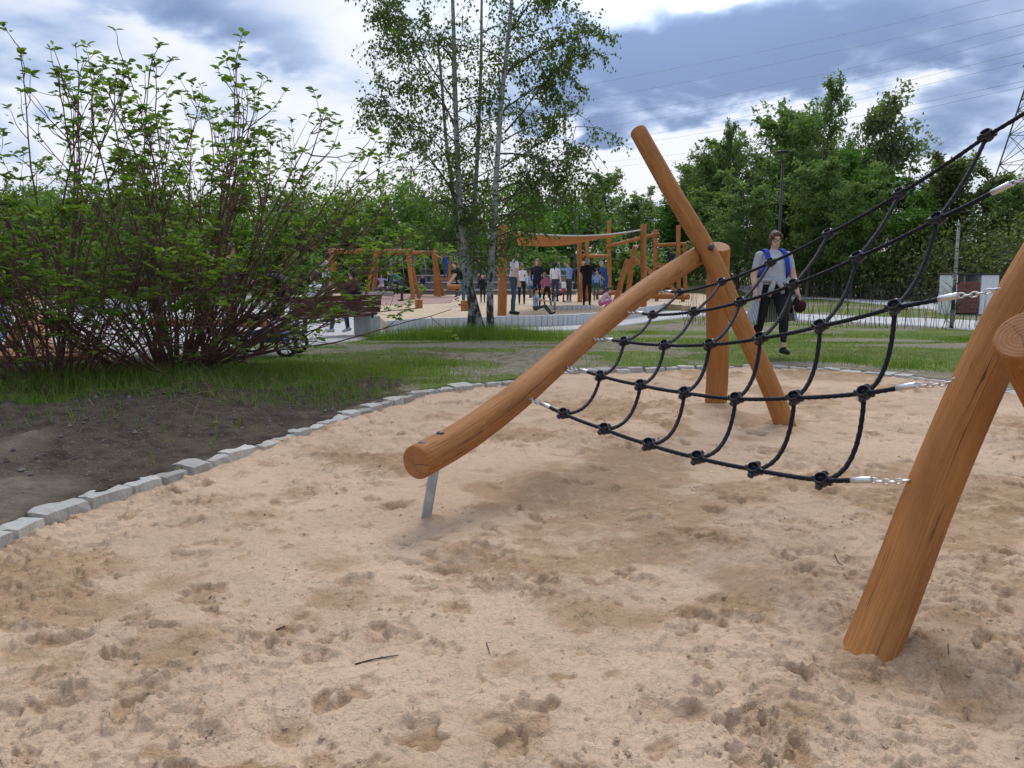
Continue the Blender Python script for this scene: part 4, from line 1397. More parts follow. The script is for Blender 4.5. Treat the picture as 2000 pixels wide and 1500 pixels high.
def tree_kind(key, mat, **kw):
    tb, LP, D_, N_, Ls, var = grow(**kw)
    V, F = tubes_np(tb, 4)
    tm = np_mesh('trunk', V, F, M['bark'])
    V, F, va = leaves(LP, D_, N_, Ls, Ls * .6, var, .15)
    KIND[key] = (tm, np_mesh('crown', V, F, M[mat], True, None, {'var': va}), kw['H'])
tree_kind('mid', 'leaf_mid', seed=1, H=10, R=3.0, nleaf=12000, ls=.23, clump=.34)
tree_kind('dark', 'leaf_dark', seed=2, H=11, R=2.6, nleaf=12000, ls=.22, shape='egg', clump=.34)
tree_kind('spire', 'leaf_dark', seed=3, H=13, R=2.5, nleaf=8000, ls=.21, shape='round', clump=.40, bare=.08)
tree_kind('willow', 'leaf_grey', seed=4, H=12, R=3.0, nleaf=12000, ls=.30, shape='egg', lean=.28, wind=.55)
tree_kind('bright', 'leaf_bright', seed=6, H=8, R=2.8, nleaf=11000, ls=.26)
tree_kind('thin', 'leaf_olive', seed=8, H=8, R=1.5, nleaf=3200, ls=.22, shape='egg', wind=.3)
def plant(kind, u, vtop, Y, wf, label, rot=0.0, group='trees of the belt on the right'):
    top = at(u, vtop, Y)
    zb = tz(top.x, Y)
    tm, cm, H = KIND[kind]
    s = (top.z - zb) / H
    o = empty('broadleaf_tree', (top.x, Y, zb), label, 'tree', group)
    o.scale = (s * wf, s * wf, s); o.rotation_euler = (0, 0, rot)
    obj('trunk', tm, o); obj('crown', cm, o)
    return o
for a in [
    ('mid', 1195, 347, 78, 1.3, 'rounded grey-green tree rising behind the sun sail posts', 1.0),
    ('dark', 1262, 380, 74, 1.3, 'low dark tree between the sail posts and the leaning log', 2.0),
    ('spire', 1322, 318, 66, 1.2, 'dark tree whose tip shows just right of the leaning pole', 0.4),
    ('bright', 1335, 395, 60, 1.25, 'fresh green tree close behind the leaning pole', 0.7),
    ('mid', 1400, 300, 58, 1.15, 'mid-green tree on the left shoulder of the tall trees', 2.4),
    ('spire', 1455, 228, 55, 0.72, 'dark pointed tree left of the tall lamp post', 3.2),
    ('mid', 1400, 380, 50, 1.15, 'low leafy tree above the short thick post', 5.1),
    ('mid', 1525, 240, 54, 1.05, 'mid-green tree straight behind the lamp head', 4.1),
    ('mid', 1430, 285, 60, 1.0, 'tree filling the gap between the left shoulder and the pointed tree', 0.9),
    ('mid', 1562, 225, 57, 0.95, 'tree between the lamp head and the tallest tree', 5.5),
    ('dark', 1655, 265, 56, 0.9, 'dark tree between the tallest and the wind-blown one', 0.2),
    ('spire', 1602, 138, 52, 0.78, 'tallest tree, with a thin airy pointed top', 1.4),
    ('dark', 1480, 350, 47, 1.15, 'dark rounded tree left of the lamp post, in front of taller ones', 0.3),
    ('mid', 1590, 330, 46, 1.2, 'dense tree right of the lamp post, in front of the tallest', 2.9),
    ('willow', 1622, 205, 50, 0.85, 'wind-blown grey-green tree bending right, right of the tallest', 0.0),
    ('mid', 1675, 370, 43, 1.15, 'low mid-green tree below the wind-blown one', 1.9),
    ('thin', 1845, 300, 42, 1.2, 'thin wispy sapling top above the scrub on the right', 0.0),
    ('bright', 1775, 400, 42, 1.15, 'light green tree behind the upper net ropes', 3.6),
    ('mid', 1885, 325, 42, 1.15, 'rounded tree left of the pylon', 0.6),
    ('thin', 1925, 330, 40, 1.3, 'sparse tree top right beside the pylon', 0.3),
    ('dark', 1985, 345, 40, 1.2, 'dark green tree below the pylon', 2.2),
    ('mid', 2090, 330, 38, 1.3, 'tree past the right edge behind the near log', 4.4),
    ('mid', 1368, 335, 63, 1.0, 'mid-green tree half hidden behind the top of the leaning pole', 0.9),
    ('dark', 1492, 285, 59, 1.0, 'darker tree filling the gap left of the lamp post', 3.9),
    ('mid', 1548, 310, 51, 1.05, 'leafy tree directly right of the lamp pole', 2.0),
    ('bright', 1640, 320, 48, 1.05, 'lighter tree in front of the tallest tree', 4.9),
    ('mid', 1722, 340, 46, 1.05, 'tree below the bent crown of the wind-blown one', 0.2),
    ('dark', 1765, 345, 46, 1.0, 'darker tree right of the wind-blown one', 2.7),
    ('mid', 1828, 365, 44, 1.05, 'low tree between the net ropes and the pylon', 5.2),
    ('mid', 1945, 375, 39, 1.1, 'low tree in front of the foot of the pylon', 3.3),
    ('bright', 1060, 410, 62, 1.2, 'bright green tree behind the sun sail', 1.2)]:
    plant(*a)

# far wood: one mass of crowns
def wood(name, label, spec, mat_l, seed):
    rng = np.random.default_rng(seed)
    Vt, Ft, Vl, Fl, va = [], [], [], [], []
    ot = ol = 0
    for (x, y, h, r, nl) in spec:
        tb, LP, D_, N_, Ls, var = grow(int(rng.integers(1e6)), h, r, nl, .30, ['round', 'egg', 'spire'][int(rng.integers(3))], 0, .1, .5, .03)
        b0 = np.array([x, y, tz(x, y)])
        V, F = tubes_np(tb[:14], 4); Vt.append(V + b0); Ft.append(F + ot); ot += len(V)
        V, F, v_ = leaves(LP, D_, N_, Ls, Ls * .6, np.clip(var * .7 + rng.uniform(0, .3), 0, 1), .15); Vl.append(V + b0); Fl.append(F + ol); ol += len(V); va.append(v_)
    root = empty(name, (0, 0, 0)); tag(root, label, 'trees', kind='stuff')
    obj('trunks', np_mesh('trunks', np.concatenate(Vt), np.concatenate(Ft), M['bark']), root)
    obj('crowns', np_mesh('crowns', np.concatenate(Vl), np.concatenate(Fl), M[mat_l], True, None, {'var': np.concatenate(va)}), root)
rng = np.random.default_rng(77)
spec = []
for i in range(30):
    u = -250 + i * 52 + rng.uniform(-25, 25); Y = rng.uniform(62, 82); vt = rng.uniform(380, 425)
    p = at(u, vt, Y); spec.append((p.x, Y, p.z - tz(p.x, Y), rng.uniform(2.6, 3.8), 3000))
wood('far_wood', 'dark line of distant trees behind the playground', spec, 'leaf_dark', 1)
spec = []
for i in range(30):
    u = -200 + i * 45 + rng.uniform(-25, 25); Y = rng.uniform(50, 60); vt = rng.uniform(410, 470)
    if 925 < u < 1005: vt = rng.uniform(455, 490); Y = 62
    p = at(u, vt, Y); spec.append((p.x, Y, p.z - tz(p.x, Y), rng.uniform(1.9, 2.8), 2600))
wood('near_wood', 'fresh green trees and bushes along the far edge of the playground', spec, 'leaf_bright', 2)
spec = []
for i in range(44):
    u = -220 + i * 36 + rng.uniform(-20, 20); Y = rng.uniform(46.5, 56); vt = rng.uniform(485, 525)
    if 915 < u < 1015: continue
    p = at(u, vt, Y); spec.append((p.x, Y, p.z - tz(p.x, Y), rng.uniform(1.3, 2.0), 1500))
wood('bush_row', 'dark low bushes at the foot of the wood behind the playground', spec, 'leaf_mid', 3)

# scrub under the belt on the right, with thin bare stems
def scrub():
    rng = np.random.default_rng(31)
    Vs = []; LP = []; D_ = []; N_ = []; Ls = []; var = []
    st = []
    for i in range(150):
        u = rng.uniform(1330, 2150)
        Y = np.interp(u, [1330, 1560, 1700, 1900, 2150], [72, 49, 41, 34.5, 28]) + rng.uniform(0.6, 5)
        vt = rng.uniform(425, 520)
        p = at(u, vt, Y); zb = tz(p.x, Y); h = p.z - zb
        n = 330
        c = np.array([p.x, Y, zb])
        q = rng.normal(0, 1, (n, 3)) * np.array([.75, .6, .30 * h]) + c + np.array([0, 0, h * .52])
        q[:, 2] = np.maximum(q[:, 2], zb + .05)
        LP.append(q); d = rng.normal(0, 1, (n, 3)); d[:, 0] += .5; D_.append(d)
        nn = rng.normal(0, .8, (n, 3)); nn[:, 2] += .7; N_.append(nn); Ls.append(rng.uniform(.10, .24, n)); var.append(np.clip(rng.normal(.45 + .3 * rng.normal(), .25, n), 0, 1))
        for k in range(7):
            p0 = c + np.array([rng.normal(0, .6), rng.normal(0, .3), 0])
            P, _ = curve_np(p0, (rng.normal(.1, .25), rng.normal(0, .2), 1), h * rng.uniform(.5, 1.05), 4, np.array([.2, 0, 0]), rng, .12)
            st.append((P, np.linspace(.022, .008, 5)))
    root = empty('undergrowth', (0, 0, 0)); tag(root, 'olive scrub with thin bare stems along the foot of the trees', 'undergrowth', kind='stuff')
    V, F = tubes_np(st, 4); obj('bare_stems', np_mesh('bare_stems', V, F, M['bark']), root)
    V, F, va = leaves(np.concatenate(LP), np.concatenate(D_), np.concatenate(N_), np.concatenate(Ls), np.concatenate(Ls) * .55, np.concatenate(var), .15)
    obj('scrub_leaves', np_mesh('scrub_leaves', V, F, M['leaf_olive'], True, None, {'var': va}), root)
scrub()

# ---- grass
def grass():
    rng = np.random.default_rng(12)
    def field(n, xa, xb, ya, yb, hmin, hmax, thr, soilmax=.45, w=.0085):
        x = rng.uniform(xa, xb, n); y = rng.uniform(ya, yb, n)
        ok = poly_sd(x, y, RP) > 0.12
        ok &= poly_sd(x, y, PLAZA) > 0.1
        ok &= (fbm(x * 0.55 + 3, y * .9, 4, 21) + rng.normal(0, .05, n)) < thr - .05
        wn = fbm(x * 1.3, y * 1.3, 4, 5) - .5
        sm = sstep(0.25, -0.35, poly_sd(x, y, SOIL) + wn * 1.1)
        ok &= sm < soilmax
        x, y = x[ok], y[ok]
        h = rng.uniform(hmin, hmax, len(x)) * (.6 + .8 * fbm(x * 1.1, y * 1.1, 3, 71))
        return x, y, h, np.full(len(x), w)
    sets = [field(90000, -9, 9.5, 4.5, 12.5, .015, .042, .60), field(45000, -10, 12, 12.5, 17.6, .02, .05, .62, w=.011)]
    # long tufts: round the birch, under the shrubs, at the kerb
    def tuft(n, c, sx_, sy_, hmin, hmax, w=.010):
        x = rng.normal(c[0], sx_, n); y = rng.normal(c[1], sy_, n)
        ok = (poly_sd(x, y, RP) > .1) & (poly_sd(x, y, PLAZA) > .05)
        x, y = x[ok], y[ok]
        return x, y, rng.uniform(hmin, hmax, len(x)), np.full(len(x), w)
    b_ = gp(935, 658)
    sets += [tuft(5000, (b_.x - .1, b_.y - .2), .85, .35, .10, .36), tuft(2600, (b_.x - 1.1, b_.y - .3), .6, .3, .08, .30), tuft(1200, (b_.x + .75, b_.y - .1), .35, .2, .1, .34)]
    s1, s2 = gp(345, 735), gp(90, 750)
    sets += [tuft(5200, (s1.x, s1.y - .15), 1.3, .45, .03, .19), tuft(4200, (s2.x - .2, s2.y - .1), 1.1, .50, .04, .22), tuft(2500, (gp(640, 735).x, gp(640, 735).y), .55, .35, .05, .16)]
    for (u, v, n) in [(820, 715, 500), (560, 720, 900), (1760, 715, 500), (1640, 705, 400), (1100, 665, 500), (30, 820, 250), (520, 880, 60), (250, 800, 160), (430, 800, 120), (600, 790, 220), (140, 850, 60), (350, 850, 40), (680, 775, 300), (560, 775, 250), (1600, 655, 500), (1250, 650, 500), (1880, 665, 500)]:
        p = gp(u, v); sets.append(tuft(n, (p.x, p.y), .3, .2, .04, .12))
    x = np.concatenate([s[0] for s in sets]); y = np.concatenate([s[1] for s in sets]); h = np.concatenate([s[2] for s in sets]); w = np.concatenate([s[3] for s in sets])
    z = gha(x, y) - .006
    n = len(x)
    az = rng.uniform(0, 6.28, n); ln = rng.uniform(.15, .75, n) * h
    sx_, sy_ = np.cos(az + 1.57) * w / 2, np.sin(az + 1.57) * w / 2
    V = np.stack([np.stack([x - sx_, y - sy_, z], -1), np.stack([x + sx_, y + sy_, z], -1), np.stack([x + np.cos(az) * ln, y + np.sin(az) * ln, z + h], -1)], 1).reshape(-1, 3)
    F = np.arange(n * 3).reshape(n, 3)
    var = np.repeat(np.clip(.55 * rng.random(n) + .6 * fbm(x * .9, y * .9, 3, 72) - .1, 0, 1), 3)
    tag(obj('grass', np_mesh('grass', V, F, M['grass'], True, None, {'var': var})), 'short patchy grass with longer tufts round the birch and shrubs', 'grass', kind='stuff')
    print('grass', n)
grass()
# dead stalks among the grass and on the soil
def straw():
    rng = np.random.default_rng(44)
    X_ = []; Y_ = []
    for (u, v, n, sx_, sy_) in [(345, 745, 500, 1.2, .45), (90, 760, 420, 1.0, .45), (600, 740, 260, .6, .4), (850, 700, 250, .8, .5), (300, 790, 120, 1.0, .5), (930, 662, 260, 1.0, .3), (1650, 690, 200, 1.2, .5)]:
        p = gp(u, v); X_.append(rng.normal(p.x, sx_, n)); Y_.append(rng.normal(p.y, sy_, n))
    x = np.concatenate(X_); y = np.concatenate(Y_)
    ok = (poly_sd(x, y, RP) > .12) & (poly_sd(x, y, PLAZA) > .1); x, y = x[ok], y[ok]
    n = len(x); z = gha(x, y)
    P = []
    for i in range(n):
        L = rng.uniform(.08, .30); a = rng.random() * 6.28; e = rng.uniform(.03, .9) ** 1.5
        q = np.array([x[i], y[i], z[i]]); d = np.array([math.cos(a) * math.cos(e), math.sin(a) * math.cos(e), math.sin(e)])
        P.append((np.array([q, q + d * L * .5 + [0, 0, .01], q + d * L + [0, 0, -.005]]), np.array([.0026, .0022, .0012])))
    V, F = tubes_np(P, 3)
    tag(obj('dead_stalks', np_mesh('dead_stalks', V, F, M['straw'])), 'dry straw coloured stalks in the grass below the shrubs', 'dry grass', kind='stuff')
M['straw'] = pmat('straw', (0.30, 0.22, 0.12), (0.20, 0.15, 0.085), 8, 0.9)
straw()
# pebbles and clods on the dark soil
def clods():
    rng = np.random.default_rng(8)
    n = 2600
    x = rng.uniform(-7, 0, n); y = rng.uniform(3, 9.5, n)
    ok = (poly_sd(x, y, SOIL) < -.05) & (poly_sd(x, y, RP) > .12)
    x, y = x[ok], y[ok]
    base_v = np.array([(1, 0, 0), (-1, 0, 0), (0, 1, 0), (0, -1, 0), (0, 0, 1), (0, 0, -1)], float)
    base_f = np.array([(0, 2, 4), (2, 1, 4), (1, 3, 4), (3, 0, 4), (2, 0, 5), (1, 2, 5), (3, 1, 5), (0, 3, 5)])
    n = len(x)
    s = .004 + .018 * rng.random(n) ** 3
    V = base_v[None] * s[:, None, None] * rng.uniform(.6, 1.3, (n, 6, 1))
    V += np.stack([x, y, gha(x, y) + s * .3], -1)[:, None, :]
    F = (base_f[None] + 6 * np.arange(n)[:, None, None]).reshape(-1, 3)
    tag(obj('soil_clods', np_mesh('soil_clods', V.reshape(-1, 3), F, M['clod'], False)), 'small stones and clods on the dark soil', 'stones', kind='stuff')
M['clod'] = pmat('soil_stone', (0.075, 0.066, 0.058), (0.21, 0.19, 0.165), 9, 0.95, 0.3, 60)
clods()
# ------------------------------------------------------------------ playground equipment, furniture
WF = [M['wood_far'], M['wood_end']]
def plog(parent, name, a, b, r, seed=0, bend=0.0, label=None):
    a, b = Vector(a), Vector(b)
    m1 = a.lerp(b, .35) + Vector((bend, 0, bend * .4)); m2 = a.lerp(b, .7) - Vector((bend * .6, 0, 0))
    o = log(MB(), [a, m1, m2, b], r, 12, 4, seed, 0.03).build(name, WF, parent)
    if label: o['label'] = label
    return o
M['sail'] = pmat('orange_sail', (0.62, 0.26, 0.075), (0.55, 0.21, 0.06), 3, 0.85, 0.2, 90)
M['white_rope'] = pmat('pale_strap', (0.62, 0.60, 0.55), (0.5, 0.48, 0.43), 20, 0.8)
M['black_metal'] = pmat('black_metal', (0.012, 0.013, 0.014), (0.02, 0.02, 0.022), 10, 0.45, 0.05, 60)
M['dark_slat'] = pmat('red_brown_slat', (0.11, 0.028, 0.018), (0.075, 0.02, 0.014), 8, 0.6, 0.3, 40, stretch=(1, 8, 8))
M['brown_panel'] = pmat('brown_panel', (0.20, 0.065, 0.045), (0.15, 0.048, 0.034), 8, 0.65, 0.3, 40, rand=.12)
M['white_metal'] = pmat('white_metal', (0.72, 0.73, 0.74), (0.66, 0.67, 0.68), 4, 0.5)
M['concrete'] = pmat('pale_concrete', (0.50, 0.50, 0.48), (0.40, 0.40, 0.385), 6, 0.9, 0.3, 50)
M['grey_step'] = pmat('grey_step', (0.27, 0.26, 0.25), (0.20, 0.195, 0.185), 4, 0.95, 0.3, 40)
M['tyre'] = pmat('tyre_rubber', (0.012, 0.012, 0.012), (0.02, 0.02, 0.02), 20, 0.8)

# sun sail, its poles
def sailpost(u, vt, vb, Y, r, label, du=0):
    b = gz(u, vb, ZS); b = Vector((b.x, b.y, ZS - .3))
    t = at(u + du, vt, b.y)
    o = empty('sail_pole', (b.x, b.y, ZS), label, 'pole', 'log poles of the sun sail')
    plog(o, 'log', b, t, r, int(u), .02)
    return t
t1 = sailpost(979, 440, 616, 0, .128, 'thick log pole in front, beside the man in a white shirt', 3)
for sgn in (1,): pass
t2 = sailpost(1257, 438, 601, 0, .105, 'log pole with a slanted top right of the sun sail')
t3 = sailpost(1132, 466, 590, 0, .10, 'log pole under the far corner of the sun sail')
sr = empty('sun_sail', (t1.x, t1.y, ZS), 'orange fabric sun sail stretched between log poles', 'sun sail')
q00 = at(1003, 453, 21.9); q10 = at(1250, 450, t2.y - .15); q11 = at(1137, 473, t3.y - .1); q01 = at(1012, 478, 25.5)
Vs = []; Fs = []; n = 14
for i in range(n + 1):
    for j in range(n + 1):
        s_, t_ = i / n, j / n
        p = q00.lerp(q10, s_).lerp(q01.lerp(q11, s_), t_)
        inw = 0.35 * (4 * s_ * (1 - s_)) * (0.5 - t_) + 0
        p = p + (q01 - q00) * (inw * .5) - Vector((0, 0, .12 * 4 * s_ * (1 - s_)))
        Vs.append(p)
mb = MB(); mb.v = [p for p in Vs] + [p - Vector((0, 0, .012)) for p in Vs]
k = (n + 1) ** 2
for i in range(n):
    for j in range(n):
        a = i * (n + 1) + j
        mb.face((a, a + 1, a + n + 2, a + n + 1)); mb.face((a + k, a + n + 1 + k, a + n + 2 + k, a + 1 + k))
for i in range(n):
    for a, b2 in ((i, i + 1), ((i + 1) * (n + 1), i * (n + 1)), (n * (n + 1) + i + 1, n * (n + 1) + i), (i * (n + 1) + n, (i + 1) * (n + 1) + n)):
        mb.face((a, a + k, b2 + k, b2))
mb.build('canopy', M['sail'], sr)
edge = [Vs[i * (n + 1)] + Vector((0, -.02, .01)) for i in range(n + 1)]
MB().tube(edge, .022, 6).build('edge_strap', M['white_rope'], sr)
MB().tube([t1 - Vector((0, 0, .12)), q00], .02, 6).build('rope', M['white_rope'], sr)

# tall log tower with beams, hanging rings and a platform
tw = empty('log_climbing_tower', gz(1260, 580, ZS), 'tall log climbing tower with slanted beam and raised platform', 'climbing tower')
def post(u, vt, vb, r, seed, du=0, parent=tw, name='post'):
    b = gz(u, vb, ZS); b0 = Vector((b.x, b.y, ZS - .2)); t = at(u + du, vt, b.y)
    plog(parent, name, b0, t, r, seed, .015)
    return b.y
y1 = post(1147, 470, 588, .09, 31); y2 = post(1190, 431, 581, .105, 32); y3 = post(1280, 448, 581, .11, 33); y4 = post(1325, 440, 581, .11, 34); y5 = post(1338, 474, 580, .10, 35)
plog(tw, 'beam', at(1184, 482, y2 - .15), at(1287, 456, y3 - .15), .085, 36, .03)
plog(tw, 'beam', at(1138, 500, y1 - .1), at(1190, 500, y2 - .2), .085, 37)
plog(tw, 'beam', at(1279, 479, y3 - .15), at(1340, 476, y5 - .15), .085, 38)
for u in (1207, 1224, 1243):
    p = at(u, 482 - (u - 1184) * .25, y2 - .15)
    MB().tube([p, p - Vector((0, 0, .28))], .012, 6).loop(p - Vector((0, 0, .36)), Matrix.Rotation(math.pi / 2, 3, 'X'), .09, .09, .016).build('ring', M['white_metal'], tw)
pc = at(1303, 516, y3 - .3)
for k_ in range(5):
    MB().box(pc + Vector((0, -.5 + k_ * .24, 0)), (1.25, .225, .06), None, 0, .01).build('plank', M['wood_far'], tw)
plog(tw, 'beam', at(1280, 520, y3 - .9), at(1325, 520, y3 - .9), .07, 39)
MB().tube([at(1330, 515, y3 - .8), at(1372, 470, 36)], .02, 6).build('rope', M['white_rope'], tw)
for k_ in range(4):
    MB().tube([at(1284 + k_ * 11, 522, y3 - .85), at(1286 + k_ * 12, 578, y3 - .95)], .014, 5).build('rope', M['rope'], tw)
# leaning pair of logs with crossing beam
ln = empty('leaning_log_climber', gz(1215, 590, ZS), 'pair of leaning logs propped together before the tower', 'climbing frame')
plog(ln, 'log', gz(1198, 596, ZS) - Vector((0, 0, .1)), at(1226, 508, 29.6), .10, 41, .02)
plog(ln, 'log', gz(1220, 590, ZS) - Vector((0, 0, .1)), at(1241, 480, 31.2), .10, 42, .05)
plog(ln, 'log', at(1236, 504, 30.6), gz(1292, 570, ZS) + Vector((0, -6, -.05)), .09, 43)
def lowlog(p0, p1, r, h, label, seed):
    a, b = gz(*p0, ZS), gz(*p1, ZS)
    o = empty('balance_log', (a.x, a.y, ZS), label, 'balance beam', 'balance logs on the playground sand')
    plog(o, 'log', a + Vector((0, 0, h)), b + Vector((0, 0, h)), r, seed, .02)
    for q in (.15, .85):
        p = a.lerp(b, q); plog(o, 'foot', p - Vector((0, 0, .1)), p + Vector((0, 0, h)), r * .7, seed + 1)
lowlog((1158, 584), (1212, 583), .11, .28, 'low balance log right of the woman in a padded vest', 51)
lowlog((1272, 588), (1345, 590), .12, .22, 'low balance log on the sand left of the short thick post', 53)
lowlog((1030, 581), (1080, 581), .12, .35, 'balance log behind the navy dressed woman', 55)

# stumps
for (u, vb, hpx, label) in [(818, 602, 17, 'short log stump on the sand near the swings'), (908, 607, 20, 'short log stump just left of the birch trunks')]:
    p = gz(u, vb, ZS); t = at(u, vb - hpx, p.y)
    o = empty('log_stump', p, label, 'stump', 'log stumps on the playground sand')
    plog(o, 'log', p - Vector((0, 0, .15)), t, .13, int(u))

# swings
def swing_frame(ul, ur, vt, vb, label, seats, grp='log swing frames', dy=1.2):
    a, b = gz(ul, vb, ZS), gz(ur, vb, ZS)
    b = Vector((b.x, a.y + (b.y - a.y) * .3, ZS))
    ta, tb_ = at(ul + 4, vt, a.y), at(ur - 4, vt, b.y)
    o = empty('log_swing', (a + b) / 2, label, 'swing', grp)
    plog(o, 'crossbeam', ta + (ta - tb_).normalized() * .25, tb_ + (tb_ - ta).normalized() * .25, .115, int(ul), .02)
    for p, t, sgn in ((a, ta, -1), (b, tb_, 1)):
        for q in (-1, 1):
            plog(o, 'leg', Vector((p.x + sgn * .35, p.y + q * dy, ZS - .2)), t + Vector((0, q * .06, .12)), .10, int(ul) + q)
    for k_, s_ in enumerate(seats):
        c = ta.lerp(tb_, s_)
        seat = Vector((c.x, c.y + .1, ZS + .48))
        so = MB().lathe([(.48, -.04), (.52, 0), (.48, .04), (.40, .03), (.40, -.02), (0, -.03)], seat, (0, -.1, 1), 18).build('swing_seat', M['tyre'], o)
        for dx in (-.4, .4):
            MB().tube([c + Vector((dx * .6, 0, -.05)), seat + Vector((dx, 0, .03))], .018, 5).build('chain', M['steel'], o)
    return o
swing_frame(648, 800, 491, 584, 'nearer log swing frame with a long crossbeam, left of the birch', [.68])
swing_frame(733, 850, 494, 579, 'farther log swing frame standing behind the nearer one', [.35, .75])
# log tower near birch
lt = empty('log_play_tower', gz(868, 577, ZS), 'log play tower with a red roof board, between swings and birch', 'play tower')
for u, vt, vb in [(852, 488, 578), (872, 494, 572), (880, 500, 575), (862, 500, 568)]:
    b = gz(u, vb, ZS); plog(lt, 'post', b - Vector((0, 0, .2)), at(u - 4, vt, b.y), .11, u)
MB().box(at(862, 505, 40), (1.0, .9, .08), Matrix.Rotation(.5, 3, 'Y'), 0, .01).build('roof', M['wood_far'], lt)
MB().box(at(867, 545, 39.5), (.9, .8, .07), None, 0, .01).build('platform', M['wood_far'], lt)
# spring rider
p = gz(892, 588, ZS)
o = empty('spring_rider', p, 'small log rider on a steel spring left of the birch', 'spring rider')
plog(o, 'body', p + Vector((-.42, 0, .58)), p + Vector((.42, .1, .6)), .12, 3)
hel = [p + Vector((math.cos(t * .6) * .09, math.sin(t * .6) * .09, .02 + t * .011)) for t in range(45)]
MB().tube(hel, .02, 6).build('spring', M['black_metal'], o)
MB().tube([p + Vector((.2, -.25, .74)), p + Vector((.2, .25, .74))], .018, 6).build('handle', M['black_metal'], o)
# small digger and toy by the man
p = gz(1083, 606, ZS)
o = empty('sand_digger', p, 'small metal sand digger seat on a post next to the crouching boy', 'sand digger')
MB().tube([p, p + Vector((0, 0, .5))], .035, 8).build('post', M['steel'], o)
MB().tube([p + Vector((-.1, 0, .42)), p + Vector((.25, 0, .5)), p + Vector((.5, 0, .52))], .02, 6).build('arm', M['black_metal'], o)
MB().box(p + Vector((.05, 0, .53)), (.36, .22, .04), None, 0, .01).build('seat', M['black_metal'], o)

# left play structure seen through the shrub
ls_ = empty('leaning_log_structure', gp(80, 690), 'orange leaning log and low deck seen through the shrub at far left', 'play structure')
plog(ls_, 'log', gp(88, 690), at(58, 592, 12.2), .13, 61)
plog(ls_, 'log', gp(20, 680), at(60, 596, 12.6), .10, 62)
pd = gp(30, 702)
for k_ in range(5):
    MB().box(pd + Vector((0, -.25 + k_ * .17, .05)), (1.7, .15, .05), None, 0, .008).build('plank', M['wood_far'], ls_)
ls2 = empty('log_post', gp(410, 640), 'orange log post seen through the middle of the big shrub', 'post')
plog(ls2, 'log', gp(410, 648), at(402, 580, gp(410, 648).y), .14, 63)
lb = empty('low_log_edging', gp(380, 640), 'low orange log edging on the paving behind the big shrub', 'edging')
plog(lb, 'log', gp(290, 640) + Vector((0, 0, .1)), gp(520, 641) + Vector((0, 0, .1)), .12, 64)
# curved white seating walls on the plaza
def seatwall(p0, p1, h, label):
    a, b = gp(*p0), gp(*p1)
    c = (a + b) / 2; d = b - a
    o = MB().box((0, 0, h / 2), (d.length, .4, h), None, 0, .03).build('seating_wall', M['concrete'])
    o.location = c; o.rotation_euler = (0, 0, math.atan2(d.y, d.x))
    tag(o, label, 'wall', 'white seating walls on the plaza')
seatwall((470, 604), (640, 602), .5, 'white seating wall behind the bench, seen through twigs')
seatwall((150, 615), (330, 612), .5, 'white seating wall behind the left half of the shrub')
seatwall((690, 588), (765, 586), .45, 'white block wall near the foot of the swings')

# bench on concrete feet
def bench():
    a, b = gp(566, 668), gp(742, 660)
    c = (a + b) / 2; d = (b - a); L = d.length; an = math.atan2(d.y, d.x)
    o = empty('park_bench', c, 'red-brown slatted bench on concrete feet behind the shrub', 'bench')
    R = Matrix.Rotation(an, 3, 'Z')
    for k_ in range(4):
        MB().box(c + R @ Vector((0, .10 + k_ * .12, .46)), (L, .10, .05), R, 0, .006).build('slat', M['dark_slat'], o)
    Rb = R @ Matrix.Rotation(.18, 3, 'X')
    for k_ in range(3):
        MB().box(c + R @ Vector((0, -.02 - k_ * .02, .56 + k_ * .125)), (L, .035, .115), Rb, 0, .006).build('slat', M['dark_slat'], o)
    for s_ in (-.46, .46):
        MB().box(c + R @ Vector((s_ * L, .25, .21)), (.32, .48, .42), R, 0, .02).build('foot', M['concrete'], o)
        MB().box(c + R @ Vector((s_ * L * .9, -.03, .62)), (.05, .03, .5), Rb, 0, .004).build('bracket', M['black_metal'], o)
    return c, R, L
BC, BR, BL = bench()

